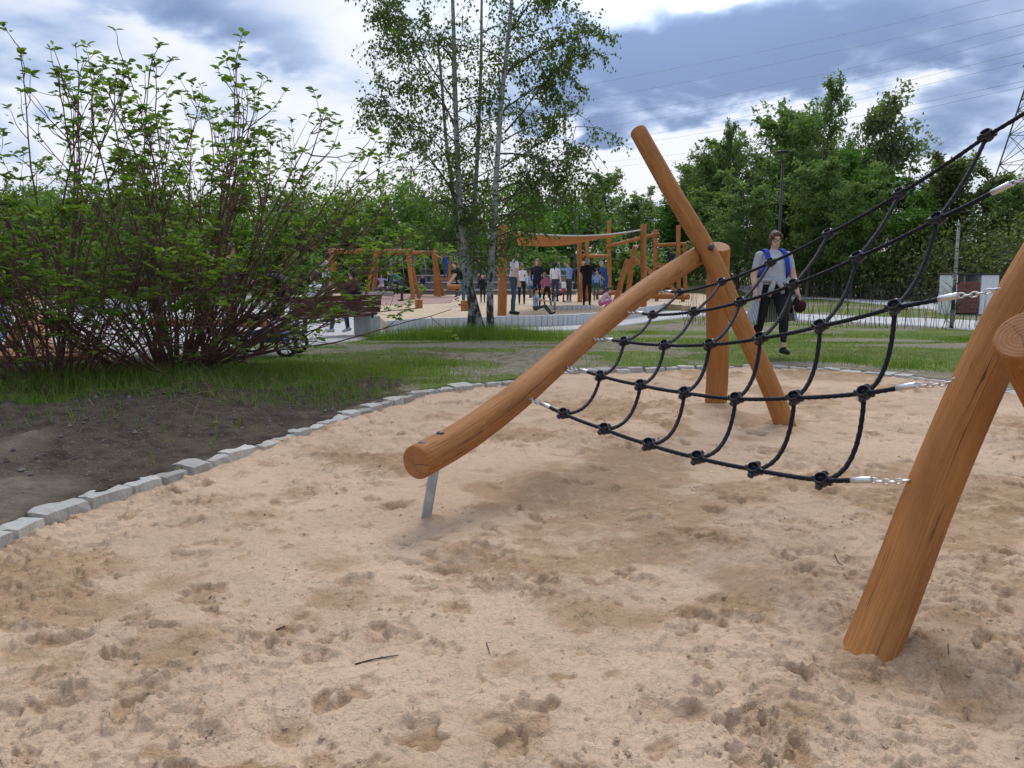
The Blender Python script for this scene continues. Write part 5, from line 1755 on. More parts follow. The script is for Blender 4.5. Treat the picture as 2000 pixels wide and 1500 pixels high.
# pushchair behind the shrub
def pram():
    c = gp(522, 694)
    o = empty('pushchair', c, 'dark pushchair with big wheels, seen through the shrub twigs', 'pushchair')
    for x, y in ((-.28, -.25), (.28, -.25), (-.26, .3), (.26, .3)):
        w = MB()
        R = Matrix.Rotation(math.pi / 2, 3, 'Y')
        w.loop(c + Vector((y * 1.1, x, .15)), Matrix.Rotation(math.pi / 2, 3, 'X'), .13, .13, .025, 0, 18, 6)
        wo = w.build('wheel', M['tyre'], o)
        s = MB()
        for k_ in range(5):
            t = k_ * 1.257
            s.tube([c + Vector((y * 1.1, x, .15)), c + Vector((y * 1.1 + math.cos(t) * .12, x, .15 + math.sin(t) * .12))], .008, 5)
        s.build('rim', M['steel'], wo)
    fr_ = MB()
    for x in (-.27, .27):
        fr_.tube([c + Vector((-.28, x, .16)), c + Vector((.1, x, .55)), c + Vector((.42, x, .98))], .014, 6)
        fr_.tube([c + Vector((.33, x, .16)), c + Vector((.05, x, .55))], .014, 6)
    fr_.tube([c + Vector((.42, -.27, .98)), c + Vector((.42, .27, .98))], .017, 6)
    fr_.build('frame', M['black_metal'], o)
    MB().box(c + Vector((-.02, 0, .52)), (.46, .42, .09), Matrix.Rotation(-.2, 3, 'Y'), 0, .03).box(c + Vector((.2, 0, .72)), (.09, .42, .46), Matrix.Rotation(.35, 3, 'Y'), 0, .03).build('seat', M['pram_cloth'], o)
    hd = MB(); P = []
    for i in range(9):
        t = math.pi * (.05 + .75 * i / 8)
        for j, y in enumerate((-.25, -.12, .12, .25)):
            hd.v.append(c + Vector((.12 - math.cos(t) * -.30 * (1 if abs(y) < .2 else .92), y, .74 + math.sin(t) * .33 * (1 if abs(y) < .2 else .9))))
    for i in range(8):
        for j in range(3):
            a = i * 4 + j; hd.face((a, a + 1, a + 5, a + 4))
    ho = hd.build('hood', M['pram_cloth'], o)
    ho.modifiers.new('thickness', 'SOLIDIFY').thickness = .015
    MB().box(c + Vector((.06, 0, .26)), (.42, .40, .16), None, 0, .04).build('basket', M['pram_blue'], o)
M['pram_cloth'] = pmat('dark_pram_cloth', (0.014, 0.016, 0.020), (0.025, 0.028, 0.034), 20, 0.9, 0.2, 200)
M['pram_blue'] = pmat('blue_pram_cloth', (0.05, 0.12, 0.30), (0.09, 0.18, 0.36), 20, 0.9, 0.2, 200)
pram()

# lamp posts
def lamp(u, vt, Y, label, r=.055, kind=0):
    top = at(u, vt, Y); zb = tz(top.x, Y)
    o = empty('lamp_post', (top.x, Y, zb), label, 'lamp post', 'black lamp posts along the paths')
    b = Vector((top.x, Y, zb))
    h = top.z - zb
    MB().tube([b - Vector((0, 0, .2)), b + Vector((0, 0, 1.0)), b + Vector((0, 0, 1.03)), b + Vector((0, 0, h - .45))], [r * 1.45, r * 1.4, r, r * .8], 12).build('pole', M['black_metal'], o)
    MB().lathe([(r * .8, 0), (.06, .06), (.07, .10)], b + Vector((0, 0, h - .47)), (0, 0, 1), 12).tube([b + Vector((-.05, 0, h - .40)), b + Vector((-.18, 0, h - .08))], .012, 5).tube([b + Vector((.05, 0, h - .40)), b + Vector((.18, 0, h - .08))], .012, 5).tube([b + Vector((0, .05, h - .40)), b + Vector((0, .18, h - .08))], .012, 5).build('bracket', M['black_metal'], o)
    MB().lathe([(0, -.09), (.20, -.088), (.255, -.06), (.26, -.045), (.24, -.02), (.08, 0.0), (0, 0)], b + Vector((0, 0, h)), (0, 0, 1), 20).build('lamp_head', M['black_metal'], o)
lamp(1530, 294, 31, 'tall black lamp post standing behind the walking woman')
lamp(1124, 390, 47, 'slim black lamp post between sail and woods')
lamp(1271, 424, 58, 'distant lamp post behind the log tower', .05)
lamp(836, 470, 48, 'distant black post beside the farther swing frame', .05)
lamp(657, 408, 56, 'distant lamp post above the swing beam, left', .05)

# bin shelters
def shelter(u0, u1, vt, Y0, label, split=.58):
    a, b = at(u0, 560, Y0), at(u1, 560, Y0)
    a.z = b.z = tz(a.x, Y0)
    c = (a + b) / 2; w = b.x - a.x; h = at(u0, vt, a.y).z - a.z
    o = empty('bin_shelter', c, label, 'bin shelter', 'white and brown bin shelters')
    D_ = w * .7
    x0 = c.x - w / 2
    MB().box((x0 + w * (split + (1 - split) / 2 + .01), c.y, a.z + h / 2), (w * (1 - split) - .02, D_, h), None, 0, .01).build('side_cabinet', M['white_metal'], o)
    MB().box((x0 + .03, c.y, a.z + h / 2), (.06, D_, h), None, 0, .006).build('side_panel', M['white_metal'], o)
    MB().box((x0 + w * split / 2 + .03, c.y + D_ / 2 - .03, a.z + h / 2), (w * split - .06, .05, h), None, 0, .006).build('back_panel', M['white_metal'], o)
    nb = 9; bw = (w * split - .10) / 1
    for k_ in range(nb):
        hh = h * .80 / nb
        MB().box((x0 + w * split / 2 + .04, c.y - D_ / 2 + .03, a.z + .05 + hh * (k_ + .5)), (bw, .03, hh - .012), None, 0, .004).build('board', M['brown_panel'], o)
    MB().box((c.x, c.y, a.z + h + .03), (w + .06, D_ + .08, .06), None, 0, .008).build('roof', M['black_metal'], o)
shelter(1850, 1932, 537, 26.8, 'white bin shelter with brown boarded door on the right lawn')
shelter(1237, 1262, 524, 52, 'distant bin shelter with brown front left of the log tower', .72)

# terrace steps on the bank behind the birch
ts = empty('terrace_steps', at(965, 560, 47), 'grey concrete terrace steps on the bank behind the birch', 'steps')
for k_ in range(7):
    y_ = 45 + k_ * 1.6; z_ = -.1 + k_ * .42
    x_ = at(965, 500, y_).x
    MB().box((x_, y_ + 1.2, z_ + .1), (9.5, 2.6, .5), None, 0, .02).build('step', M['grey_step'], ts)
    MB().box((x_, y_ - .12, z_ + .38), (9.6, .36, .06), None, 0, .01).build('tread', M['concrete'], ts)

# row of planted willow sticks before the path
def sticks(u0, u1, n, label, seed, hp=(55, 100), v0=636, v1=644):
    r = random.Random(seed)
    p0 = gp(u0, v0)
    o = empty('willow_stick_hedge', p0, label, 'hedge', 'planted willow stick hedges')
    for i in range(n):
        u = u0 + (u1 - u0) * (i + r.uniform(-.4, .4)) / n
        v = v0 + (v1 - v0) * (u - u0) / (u1 - u0) + r.uniform(-3, 3)
        b = gp(u, v); b.z = gh(b.x, b.y) - .05
        h = r.uniform(*hp) * b.y / FPX
        l1, l2 = r.gauss(0, .16), r.gauss(0, .1)
        top = b + Vector((h * l1, h * l2, h))
        md = b.lerp(top, .5) + Vector((r.gauss(0, .02), 0, 0))
        m_ = MB().tube([b, md, top], [.007, .0055, .003], 5)
        if r.random() < .5:
            q = b.lerp(top, r.uniform(.3, .7)); m_.tube([q, q + Vector((r.gauss(0, .18), r.gauss(0, .1), h * r.uniform(.2, .4)))], [.005, .0025], 4)
        m_.build('stick', M['bark_dark'], o)
M['bark_dark'] = pmat('dark_twig', (0.035, 0.030, 0.022), (0.060, 0.050, 0.036), 20, 0.9)
sticks(1545, 1925, 78, 'row of thin dark planted willow sticks along the right path', 3)
sticks(1335, 1400, 18, 'short clump of willow sticks left of the thick short post', 5, (45, 85), 634, 630)
# pale sapling with stake
p = gp(1858, 642)
o = empty('pale_sapling', p, 'bare pale sapling stem standing in the willow sticks', 'sapling')
MB().tube([p - Vector((0, 0, .1)), p.lerp(at(1866, 535, p.y), 1), at(1873, 434, p.y)], [.05, .042, .03], 8).build('trunk', M['birch_bark'], o)
r = random.Random(2); mb = MB()
for i in range(26):
    h = r.uniform(.05, 1.2); a = r.uniform(0, 6.28); q = p + Vector((h * .06, 0, h)); L = r.uniform(.2, .6)
    mb.tube([q, q + Vector((math.cos(a) * L * .5, math.sin(a) * L * .5, L * .6)), q + Vector((math.cos(a) * L, math.sin(a) * L, L * .9))], [.008, .006, .003], 4)
mb.build('twigs', M['bark_pale'] if 'bark_pale' in M else M['bark'], o)

# pylon and power lines
def pylon():
    Y0 = 140.0
    c = at(2004, 500, Y0)
    zb = 0.0
    o = empty('power_pylon', (c.x, Y0, zb), 'lattice steel power pylon at the right edge of the sky', 'pylon')
    H = 50; legs = MB(); br_ = MB(); arm = MB()
    hw = lambda z: 7.2 - (7.2 - 1.1) * min(z / 38, 1.0)
    cor = [(-1, -1), (1, -1), (1, 1), (-1, 1)]
    zs = [0, 8, 15, 21, 26, 30, 34, 38, 41, 44, 47, 50]
    for sx_, sy_ in cor:
        legs.tube([Vector((c.x + sx_ * hw(z), Y0 + sy_ * hw(z), z)) for z in zs], .16, 4)
    for i in range(len(zs) - 1):
        z0, z1 = zs[i], zs[i + 1]
        for k_ in range(4):
            a, b = cor[k_], cor[(k_ + 1) % 4]
            P = lambda q, z: Vector((c.x + q[0] * hw(z), Y0 + q[1] * hw(z), z))
            br_.tube([P(a, z0), P(b, z1)], .07, 4); br_.tube([P(b, z0), P(a, z1)], .07, 4); br_.tube([P(a, z1), P(b, z1)], .06, 4)
            mz = (z0 + z1) / 2
            br_.tube([P(a, mz), (P(a, z1) + P(b, z1)) / 2], .045, 4)
    legs.build('leg_lattice', M['pylon'], o); br_.build('bracing', M['pylon'], o)
    for z in (33, 39, 45):
        am = MB()
        for s_ in (-1, 1):
            tip = Vector((c.x + s_ * 1.5, Y0 + s_ * 8, z))
            for q in (-1, 1):
                am.tube([Vector((c.x + q * 1.0, Y0 + s_ * 1.1, z)), tip], .1, 4); am.tube([Vector((c.x + q * 1.0, Y0 + s_ * 1.1, z + 2.2)), tip], .08, 4)
        am.build('cross_arm', M['pylon'], o)
M['pylon'] = pmat('pylon_steel', (0.16, 0.17, 0.18), (0.12, 0.125, 0.13), 2, 0.7, metal=.3)
pylon()
wires = [((500, 282), (1100, 174), (1608, 76), (2020, -22)), ((500, 300), (1100, 203), (1550, 117), (2020, 14)), ((500, 318), (1100, 239), (1550, 157), (2015, 44)), ((500, 330), (1110, 257), (1595, 171), (2015, 62)),
         ((500, 345), (1158, 276), (1550, 207), (2015, 99)), ((500, 356), (1167, 289), (1595, 211), (2015, 118)), ((500, 372), (1185, 316), (1483, 266), (2015, 155)), ((500, 382), (1185, 327), (1483, 280), (2015, 166))]
words = ['topmost', 'second from top', 'third from top', 'fourth from top', 'fourth from bottom', 'third from bottom', 'second from bottom', 'lowest']
for w_, wd in zip(wires, words):
    (u0, v0), (u1, v1), (u2, v2), (u3, v3) = w_
    P = [at(u3, v3, 140), at(u2, v2, 205), at(u1, v1, 300), at(u0, v0, 520)]
    P = spline(P, 10)
    o = MB().tube(P, .027, 5).build('power_line', M['black_metal'], None, P[0])
    tag(o, '%s power line crossing the sky towards the pylon' % wd, 'power line', 'power lines in the sky')

# twigs, pebble and a scrap of paper on the sand
def twig_on(pts, r, label):
    P = []
    for (u, v) in pts:
        q = gz(u, v, 0); q.z = sand_h(q.x, q.y) + .004; P.append(q)
    o = MB().tube(spline(P, 4), [r * (1 - .5 * i / (4 * (len(P) - 1))) for i in range(4 * (len(P) - 1) + 1)], 6).build('twig', M['bark_dark'], None, P[0])
    tag(o, label, 'twig', 'twigs lying on the sand')
twig_on([(1630, 1075), (1638, 1092), (1647, 1100), (1646, 1110)], .0022, 'thin bent twig on the sand left of the near right log')
twig_on([(693, 1292), (735, 1284), (778, 1279)], .0028, 'long dark twig lying on the sand, bottom centre left')
twig_on([(540, 1228), (562, 1213)], .0035, 'short dark stick on the sand, left of bottom centre')
twig_on([(950, 1248), (957, 1268)], .0018, 'tiny thin twig on the sand, bottom centre')
twig_on([(1851, 1265), (1852, 1290)], .0018, 'small upright twig right of the near log base')
p = gz(1312, 1026, 0); p.z = sand_h(p.x, p.y) + .008
tag(MB().ell((0, 0, 0), (.022, .016, .012), None, 9, 6).build('pebble', M['granite'], None, p), 'grey pebble on the sand below the net', 'pebble')
p = gz(1078, 1384, 0); p.z = sand_h(p.x, p.y) + .004
tag(MB().box((0, 0, 0), (.012, .009, .006), Matrix.Rotation(.5, 3, 'X'), 0, .001).build('paper_scrap', M['white_metal'], None, p), 'tiny white scrap on the sand, bottom centre', 'scrap')
# ------------------------------------------------------------------ people
def cloth(name, c, rough=.9, bump=.35):
    if name not in M: M[name] = pmat(name, c, tuple(x * .78 for x in c), 9, rough, bump, 22, bdist=.012)
    return M[name]
M['skin'] = pmat('skin', (0.64, 0.40, 0.29), (0.57, 0.33, 0.235), 14, 0.55, 0.05, 80)
M['shoe_black'] = cloth('black_shoe', (0.012, 0.012, 0.013))
M['shoe_white'] = cloth('white_shoe', (0.6, 0.6, 0.6))
CL = dict(white=(.82, .82, .84), grey=(.47, .49, .55), black=(.010, .010, .013), navy=(.014, .018, .036), jeans=(.055, .10, .17), blue=(.028, .075, .26), ltblue=(.30, .40, .60), pink=(.55, .16, .30), paleblue=(.22, .36, .62),
          red=(.42, .025, .04), purple=(.055, .045, .11), lilac=(.50, .44, .66), dgrey=(.055, .06, .065), orange=(.6, .18, .05), teal=(.05, .16, .18), palepink=(.70, .48, .56), stripe=(.5, .5, .55))
HAIR = dict(black=(.012, .010, .009), brown=(.11, .05, .024), blond=(.36, .24, .11), grey=(.42, .41, .40), red=(.16, .065, .03))
def V3(*a): return np.array(a, float)
def unit(v): v = np.asarray(v, float); return v / (np.linalg.norm(v) + 1e-9)

class Body:
    """prims: tapered capsules (p0,p1,r0,r1,label,flat); lofts: lists of rings. Merged by voxel remesh into one skin."""
    def __init__(self): self.caps = []; self.lofts = []
    def cap(self, p0, p1, r0, r1, lab, flat=1.0): self.caps.append((np.array(p0, float), np.array(p1, float), r0, r1, lab, flat))
    def loft(self, rings, lab): self.lofts.append((rings, lab))

def person(name_label, base, face, H=1.7, top='white', bot='black', shoe='black', hair='brown', hair_style='short', sleeve='short', leg='long',
           larm=((-.18, .02, -1), (-.08, .18, -1)), rarm=((.18, .02, -1), (.08, .18, -1)), lleg=((-.04, .0, -1), (0, 0, -1)), rleg=((.04, 0, -1), (0, 0, -1)),
           lean=0.0, hpitch=0.0, hyaw=0.0, bulk=1.0, voxel=.017, sit=None, group='people at the playground', hips=1.0, fist=False, twist=0.0, extras=None):
    """local frame: x to the person's right is +x when seen from behind; faces +y; face = heading angle of +y about z"""
    k = H / 1.70
    child = H < 1.35
    hs = (1.0 + (.42 * (1.35 - H) / .5 if child else 0.0))
    B = Body()
    hip = V3(0, 0, .93); cl, sl_ = math.cos(lean), math.sin(lean)
    def up(p):     # lean the upper body forward about the hips
        q = np.array(p, float) - hip
        return hip + V3(q[0] * math.cos(twist) - q[1] * math.sin(twist) * 1, q[0] * math.sin(twist) + q[1] * cl + q[2] * sl_, -q[1] * sl_ + q[2] * cl)
    bk = bulk
    low = [(.80, .07, .075), (.86, .135, .10), (.93, .168 * hips, .118 * (1 + .5 * (bk - 1))), (1.0, .160 * (hips + bk) / 2, .112 * bk), (1.04, .15 * bk, .105 * bk)]
    upr = [(.99, .152 * bk, .108 * bk), (1.08, .142 * bk, .102 * bk), (1.18, .150 * bk, .108 * bk), (1.27, .162 * (1 + (bk - 1) * .8), .118 * bk), (1.35, .170 * (1 + (bk - 1) * .5), .105 * bk), (1.405, .140, .080), (1.445, .068, .062)]
    B.low, B.upr = low, upr
    # limbs
    sh = {-1: up((-.178 * (1 + (bk - 1) * .45), 0, 1.375)), 1: up((.178 * (1 + (bk - 1) * .45), 0, 1.375))}
    pts = {}
    for s, (d1, d2) in ((-1, larm), (1, rarm)):
        e = sh[s] + unit(d1) * .285; w = e + unit(d2) * .245
        ab = 1 + (bk - 1) * .8
        m_ = sh[s] * .42 + e * .58
        B.cap(sh[s], m_, .056 * ab, .050 * ab, 'top'); B.cap(m_, e, .046 * ab, .041 * ab, 'top' if sleeve == 'long' else 'skin')
        B.cap(e, w, .040 * ab, .027 * ab, 'top' if sleeve == 'long' else 'skin')
        dh = unit(d2)
        ax = unit(np.cross(dh, V3(0, 1, 0)) if abs(dh[1]) < .9 else V3(s, 0, 0))      # across the palm
        yy_ = unit(np.cross(ax, dh))
        pal = w + dh * .075
        acr = yy_            # knuckles spread front to back when the arm hangs
        nrm = ax
        for q in (-1.0, -.33, .33, 1.0):
            B.cap(w + dh * .012 + acr * q * .014, pal + acr * q * .030, .017, .0145, 'skin')
        for q, L in ((-1.0, .060), (-.33, .072), (.33, .078), (1.0, .070)):
            f0 = pal + acr * q * .031
            inn = nrm * (-s) * (.55 if not fist else 1.6)
            f1 = f0 + unit(dh + inn * .35) * L * .55; f2 = f1 + unit(dh * (.8 if not fist else -.2) + inn) * L * .45
            B.cap(f0, f1, .0105, .0095, 'skin'); B.cap(f1, f2, .0095, .008, 'skin')
        t0 = w + dh * .028 + acr * .024; t1 = t0 + unit(dh * .7 + acr * .8) * .042; t2 = t1 + unit(dh + acr * .2 - nrm * s * .4) * .03
        B.cap(t0, t1, .0145, .0115, 'skin'); B.cap(t1, t2, .0112, .009, 'skin')
        pts[('wrist', s)] = w; pts[('hand', s)] = pal + dh * .03
    feet = []
    for s, (d1, d2) in ((-1, lleg), (1, rleg)):
        h0 = V3(s * .088 * hips, 0, .90); kn = h0 + unit(d1) * .43; an_ = kn + unit(d2) * .40
        lb = 1 + (bk - 1) * .7
        B.cap(h0, kn, .088 * lb * (hips + 1) / 2, .056 * lb, 'bot')
        md = kn * .25 + an_ * .75 if leg == 'crop' else (kn * .93 + an_ * .07 if leg == 'shorts' else an_)
        calf = kn * .68 + an_ * .32 + V3(0, -.012, 0)
        lo = 'bot' if leg != 'shorts' else 'skin'
        B.cap(kn, calf, .055 * lb, .056 * lb, lo); B.cap(calf, md, .055 * lb, .042 if leg == 'long' else .040, lo)
        if leg == 'crop': B.cap(md, an_, .036, .034, 'skin')
        fd = unit(np.cross(unit(d2), V3(1, 0, 0)))       # forward from the ankle
        if fd[1] < 0 and abs(fd[2]) < .9: fd = -fd
        dn = unit(d2)
        heel = an_ + dn * .035 - fd * .045; toe = an_ + dn * .048 + fd * .150
        B.cap(heel, toe, .042, .034, 'shoe'); B.cap(an_, heel * .5 + toe * .5, .040, .038, 'shoe')
        feet.append((heel, toe)); pts[('ankle', s)] = an_
    # neck and head
    nk0 = up((0, -.01, 1.41)); nk1 = up((0, .012, 1.50))
    B.cap(nk0, nk1, .052, .050, 'skin')
    hc = up((0, .028, 1.585 + (.03 if child else 0)))
    Rh = Matrix.Rotation(hyaw, 3, 'Z') @ Matrix.Rotation(-lean * .6 - hpitch, 3, 'X')
    hr = V3(.074, .092, .112) * hs
    hp = lambda x, y, z: hc + np.array(Rh @ Vector((x * hs, y * hs, z * hs)))
    # lowest point to the ground, or seat height
    allz = [min(p[2] for p in f) - .036 for f in feet]
    zmin = min(allz) if sit is None else hip[2] - .12 - sit / k
    Rz = Matrix.Rotation(face, 3, 'Z')
    base = Vector(base)
    T = lambda p: base + Rz @ (Vector((p[0], p[1], p[2] - zmin)) * k)
    # raw shells, merged by a voxel remesh into one continuous surface
    mb = MB()
    for p0, p1, r0, r1, lab, fl in B.caps:
        d = Vector(p1 - p0); L = d.length
        dn = d.normalized() if L > 1e-6 else Vector((0, 0, 1))
        a, b = Vector(p0), Vector(p1)
        P = [a - dn * r0 * .96, a - dn * r0 * .72, a - dn * r0 * .35, a, b, b + dn * r1 * .35, b + dn * r1 * .72, b + dn * r1 * .96]
        R_ = [r0 * .25, r0 * .70, r0 * .94, r0, r1, r1 * .94, r1 * .70, r1 * .25]
        mb.tube(P, R_, 12)
    def loftm(rings, fn):
        n0 = len(mb.v); S_ = 18
        for (z, rx, ry) in rings:
            for q in range(S_):
                a = 2 * math.pi * q / S_
                mb.v.append(Vector(fn((math.copysign(abs(math.cos(a)) ** .9, math.cos(a)) * rx, math.copysign(abs(math.sin(a)) ** .9, math.sin(a)) * ry, z))))
        for i in range(len(rings) - 1):
            for q in range(S_):
                a = n0 + i * S_; mb.face((a + q, a + (q + 1) % S_, a + S_ + (q + 1) % S_, a + S_ + q))
        mb.face([n0 + q for q in reversed(range(S_))]); mb.face([n0 + (len(rings) - 1) * S_ + q for q in range(S_)])
    loftm(low, lambda p: np.array(p)); loftm(upr, up)
    mb.ell(hp(0, 0, .012), (hr[0], hr[1], hr[2] * .93), Rh, 18, 12)
    mb.ell(hp(0, .022, -.055), (.052 * hs, .062 * hs, .058 * hs), Rh, 14, 8)                 # jaw
    mb.tube([Vector(hp(0, .078, .012)), Vector(hp(0, .098, -.022)), Vector(hp(0, .090, -.030))], [.009 * hs, .015 * hs, .012 * hs], 8)   # nose
    for s in (-1, 1): mb.ell(hp(s * .076, -.006, -.01), (.012 * hs, .02 * hs, .03 * hs), Rh, 8, 6)
    if extras: extras(mb, up)
    raw = bpy.data.objects.new('raw', mb.mesh('raw', M['skin']))
    COL.objects.link(raw)
    md = raw.modifiers.new('r', 'REMESH'); md.mode = 'VOXEL'; md.voxel_size = voxel / k if voxel > .01 else voxel
    sm = raw.modifiers.new('s', 'SMOOTH'); sm.factor = .5; sm.iterations = 3 if voxel > .01 else 5
    dg = bpy.context.evaluated_depsgraph_get()
    me = bpy.data.meshes.new_from_object(raw.evaluated_get(dg))
    rm = raw.data; bpy.data.objects.remove(raw); bpy.data.meshes.remove(rm)
    n = len(me.vertices); co = np.empty(n * 3, np.float32); me.vertices.foreach_get('co', co); co = co.reshape(-1, 3).astype(float)
    # which garment each face belongs to
    nf = len(me.polygons); fc = np.empty(nf * 3, np.float32); me.polygons.foreach_get('center', fc); fc = fc.reshape(-1, 3).astype(float)
    best = np.full(nf, 1e9); lab = np.zeros(nf, int)
    LI = {'skin': 0, 'top': 1, 'bot': 2, 'shoe': 3}
    for p0, p1, r0, r1, l, fl in B.caps:
        e = p1 - p0; L2 = e @ e + 1e-9
        t = np.clip(((fc - p0) @ e) / L2, 0, 1)
        d = np.linalg.norm(fc - (p0 + t[:, None] * e), axis=1) - (r0 + (r1 - r0) * t)
        u_ = d < best; best[u_] = d[u_]; lab[u_] = LI[l]
    q = fc - hip
    yl = q[:, 1] * cl - q[:, 2] * sl_; zl = q[:, 1] * sl_ + q[:, 2] * cl
    for rings, l, xx_, yy_, zz__ in ((low, 'bot', fc[:, 0], fc[:, 1], fc[:, 2]), (upr, 'top', q[:, 0] * math.cos(twist) + q[:, 1] * math.sin(twist), yl, zl + hip[2])):
        zs = np.array([r_[0] for r_ in rings]); rx = np.interp(zz__, zs, [r_[1] for r_ in rings]); ry = np.interp(zz__, zs, [r_[2] for r_ in rings])
        rho = np.sqrt((xx_ / rx) ** 2 + (yy_ / ry) ** 2)
        d = (rho - 1) * np.minimum(rx, ry) + np.maximum(0, zs[0] - zz__) + np.maximum(0, zz__ - zs[-1])
        d = d - (.012 if l == 'top' else 0)
        u_ = d < best; best[u_] = d[u_]; lab[u_] = LI[l]
    hd = fc - hc; dh_ = np.linalg.norm(hd / (hr * 1.05), axis=1); lab[(dh_ < 1.2) & (fc[:, 2] > nk1[2] - .04) & (best > -.5) & (np.linalg.norm(fc - hc, axis=1) < .16 * hs)] = 0
    tp, bt, shm = cloth('cloth_' + top, CL[top]), cloth('cloth_' + bot, CL[bot]), (M['shoe_black'] if shoe == 'black' else M['shoe_white'])
    me.materials.clear()
    for m_ in (M['skin'], tp, bt, shm): me.materials.append(m_)
    me.polygons.foreach_set('material_index', lab.astype(np.int32)); me.polygons.foreach_set('use_smooth', np.ones(nf, bool))
    RzM = np.array(Rz)
    co2 = (np.stack([co[:, 0], co[:, 1], co[:, 2] - zmin], -1) * k) @ RzM.T
    me.vertices.foreach_set('co', co2.astype(np.float32).ravel()); me.update()
    me.name = 'body'
    root = empty('person', base, name_label, 'person', group)
    obj('body', me, root)
    # hair
    hm = MB()
    if hair_style != 'none':
        hm.ell(hp(0, -.020, .030), (hr[0] * 1.10, hr[1] * 1.02, hr[2] * .98), Rh, 18, 12)
        hm.ell(hp(0, .035, .088), (hr[0] * .92, .058 * hs, .040 * hs), Rh, 14, 8)
        hm.ell(hp(0, -.055, -.02), (hr[0] * .98, .055 * hs, .085 * hs), Rh, 14, 8)
        if hair_style in ('chin', 'long'):
            for s in (-1, 1):
                hm.ell(hp(s * .068, -.008, .0), (.022 * hs, .052 * hs, .070 * hs), Rh, 12, 8)
                hm.ell(hp(s * .058, .045, .055), (.026 * hs, .04 * hs, .045 * hs), Rh, 12, 8)
        if hair_style == 'long':
            for s in (-1, 0, 1):
                hm.tube([Vector(hp(s * .05, -.05, .0)), Vector(hp(s * .07, -.07, -.12)), Vector(hp(s * .075, -.075, -.22)), Vector(hp(s * .06, -.07, -.28))], [.05 * hs, .055 * hs, .042 * hs, .015 * hs], 10)
        if hair_style == 'tail':
            hm.tube([Vector(hp(0, -.09, .03)), Vector(hp(0, -.15, .0)), Vector(hp(0, -.14, -.12)), Vector(hp(0, -.12, -.22))], [.028 * hs, .034 * hs, .03 * hs, .008], 10)
        if hair_style == 'bun': hm.ell(hp(0, -.10, .07), (.045 * hs,) * 3, None, 12, 8)
        hm.v = [T(v) for v in hm.v]
        c_ = HAIR[hair]
        if 'hair_' + hair not in M: M['hair_' + hair] = pmat('hair_' + hair, c_, tuple(x * .55 for x in c_), 30, .6, .6, 90, stretch=(3, 3, .6))
        ho = hm.build('hair', M['hair_' + hair], root)
    return root, T, hp, pts, up, Rh
FA = lambda deg: math.radians(deg)
FACE_CAM, FACE_AWAY, FACE_R, FACE_L = math.pi, 0.0, -math.pi / 2, math.pi / 2

# ---- the woman walking towards the pit
wb = gz(1502, 697, 0.045); wb.z = gh(wb.x, wb.y)
W_, T, hp, pts, up, Rh = person('woman in grey t-shirt and black leggings walking towards the camera behind the net', wb, FACE_CAM + .05, 1.60, 'grey', 'black', 'black', 'brown', 'chin', 'short', 'crop',
    larm=((-.30, .06, -1), (-.20, .30, -1)), rarm=((.26, -.02, -1), (-.02, .35, -1)), lleg=((-.07, .36, -1), (-.02, .02, -1)), rleg=((.10, -.05, -1), (.06, -.34, -1)), hpitch=.14, bulk=1.24, hips=1.15, voxel=.0085, group=None)
W_['label'] = 'woman with glasses in grey t-shirt and black leggings, walking towards the camera'
def wpart(name, mb, mat): 
    mb.v = [T(v) for v in mb.v]
    return mb.build(name, mat, W_)
M['glass_dark'] = pmat('glasses_frame', (0.03, 0.01, 0.02), (0.02, 0.01, 0.02), 10, .3)
gl = MB()
Rg = Rh @ Matrix.Rotation(math.pi / 2, 3, 'X')
for s in (-1, 1):
    gl.loop(hp(s * .033, .096, .004), Rg, .026, .019, .0028, 0, 16, 5)
    gl.tube([Vector(hp(s * .058, .092, .008)), Vector(hp(s * .076, .03, .006)), Vector(hp(s * .08, -.01, .0))], .0026, 5)
gl.tube([Vector(hp(-.008, .100, .006)), Vector(hp(.008, .100, .006))], .0028, 5)
wpart('glasses', gl, M['glass_dark'])
M['eye_white'] = pmat('eye_white', (.7, .68, .66), None, 5, .3); M['iris'] = pmat('dark_iris', (.03, .02, .015), None, 5, .3); M['lip'] = pmat('lip', (.42, .15, .13), None, 9, .5)
for s in (-1, 1):
    e_ = MB(); e_.ell(hp(s * .032, .078, .005), (.014, .010, .0075), Rh, 10, 6); wpart('eye', e_, M['eye_white'])
    e_ = MB(); e_.ell(hp(s * .032, .0865, .003), (.0055, .003, .0055), Rh, 8, 6); wpart('iris', e_, M['iris'])
    e_ = MB(); e_.tube([Vector(hp(s * .015, .090, .026)), Vector(hp(s * .034, .087, .031)), Vector(hp(s * .052, .075, .026))], [.003, .0035, .002], 6); wpart('eyebrow', e_, M['hair_brown'])
e_ = MB(); e_.tube([Vector(hp(-.024, .076, -.056)), Vector(hp(0, .086, -.058)), Vector(hp(.024, .076, -.056))], [.003, .0055, .003], 8); wpart('mouth', e_, M['lip'])
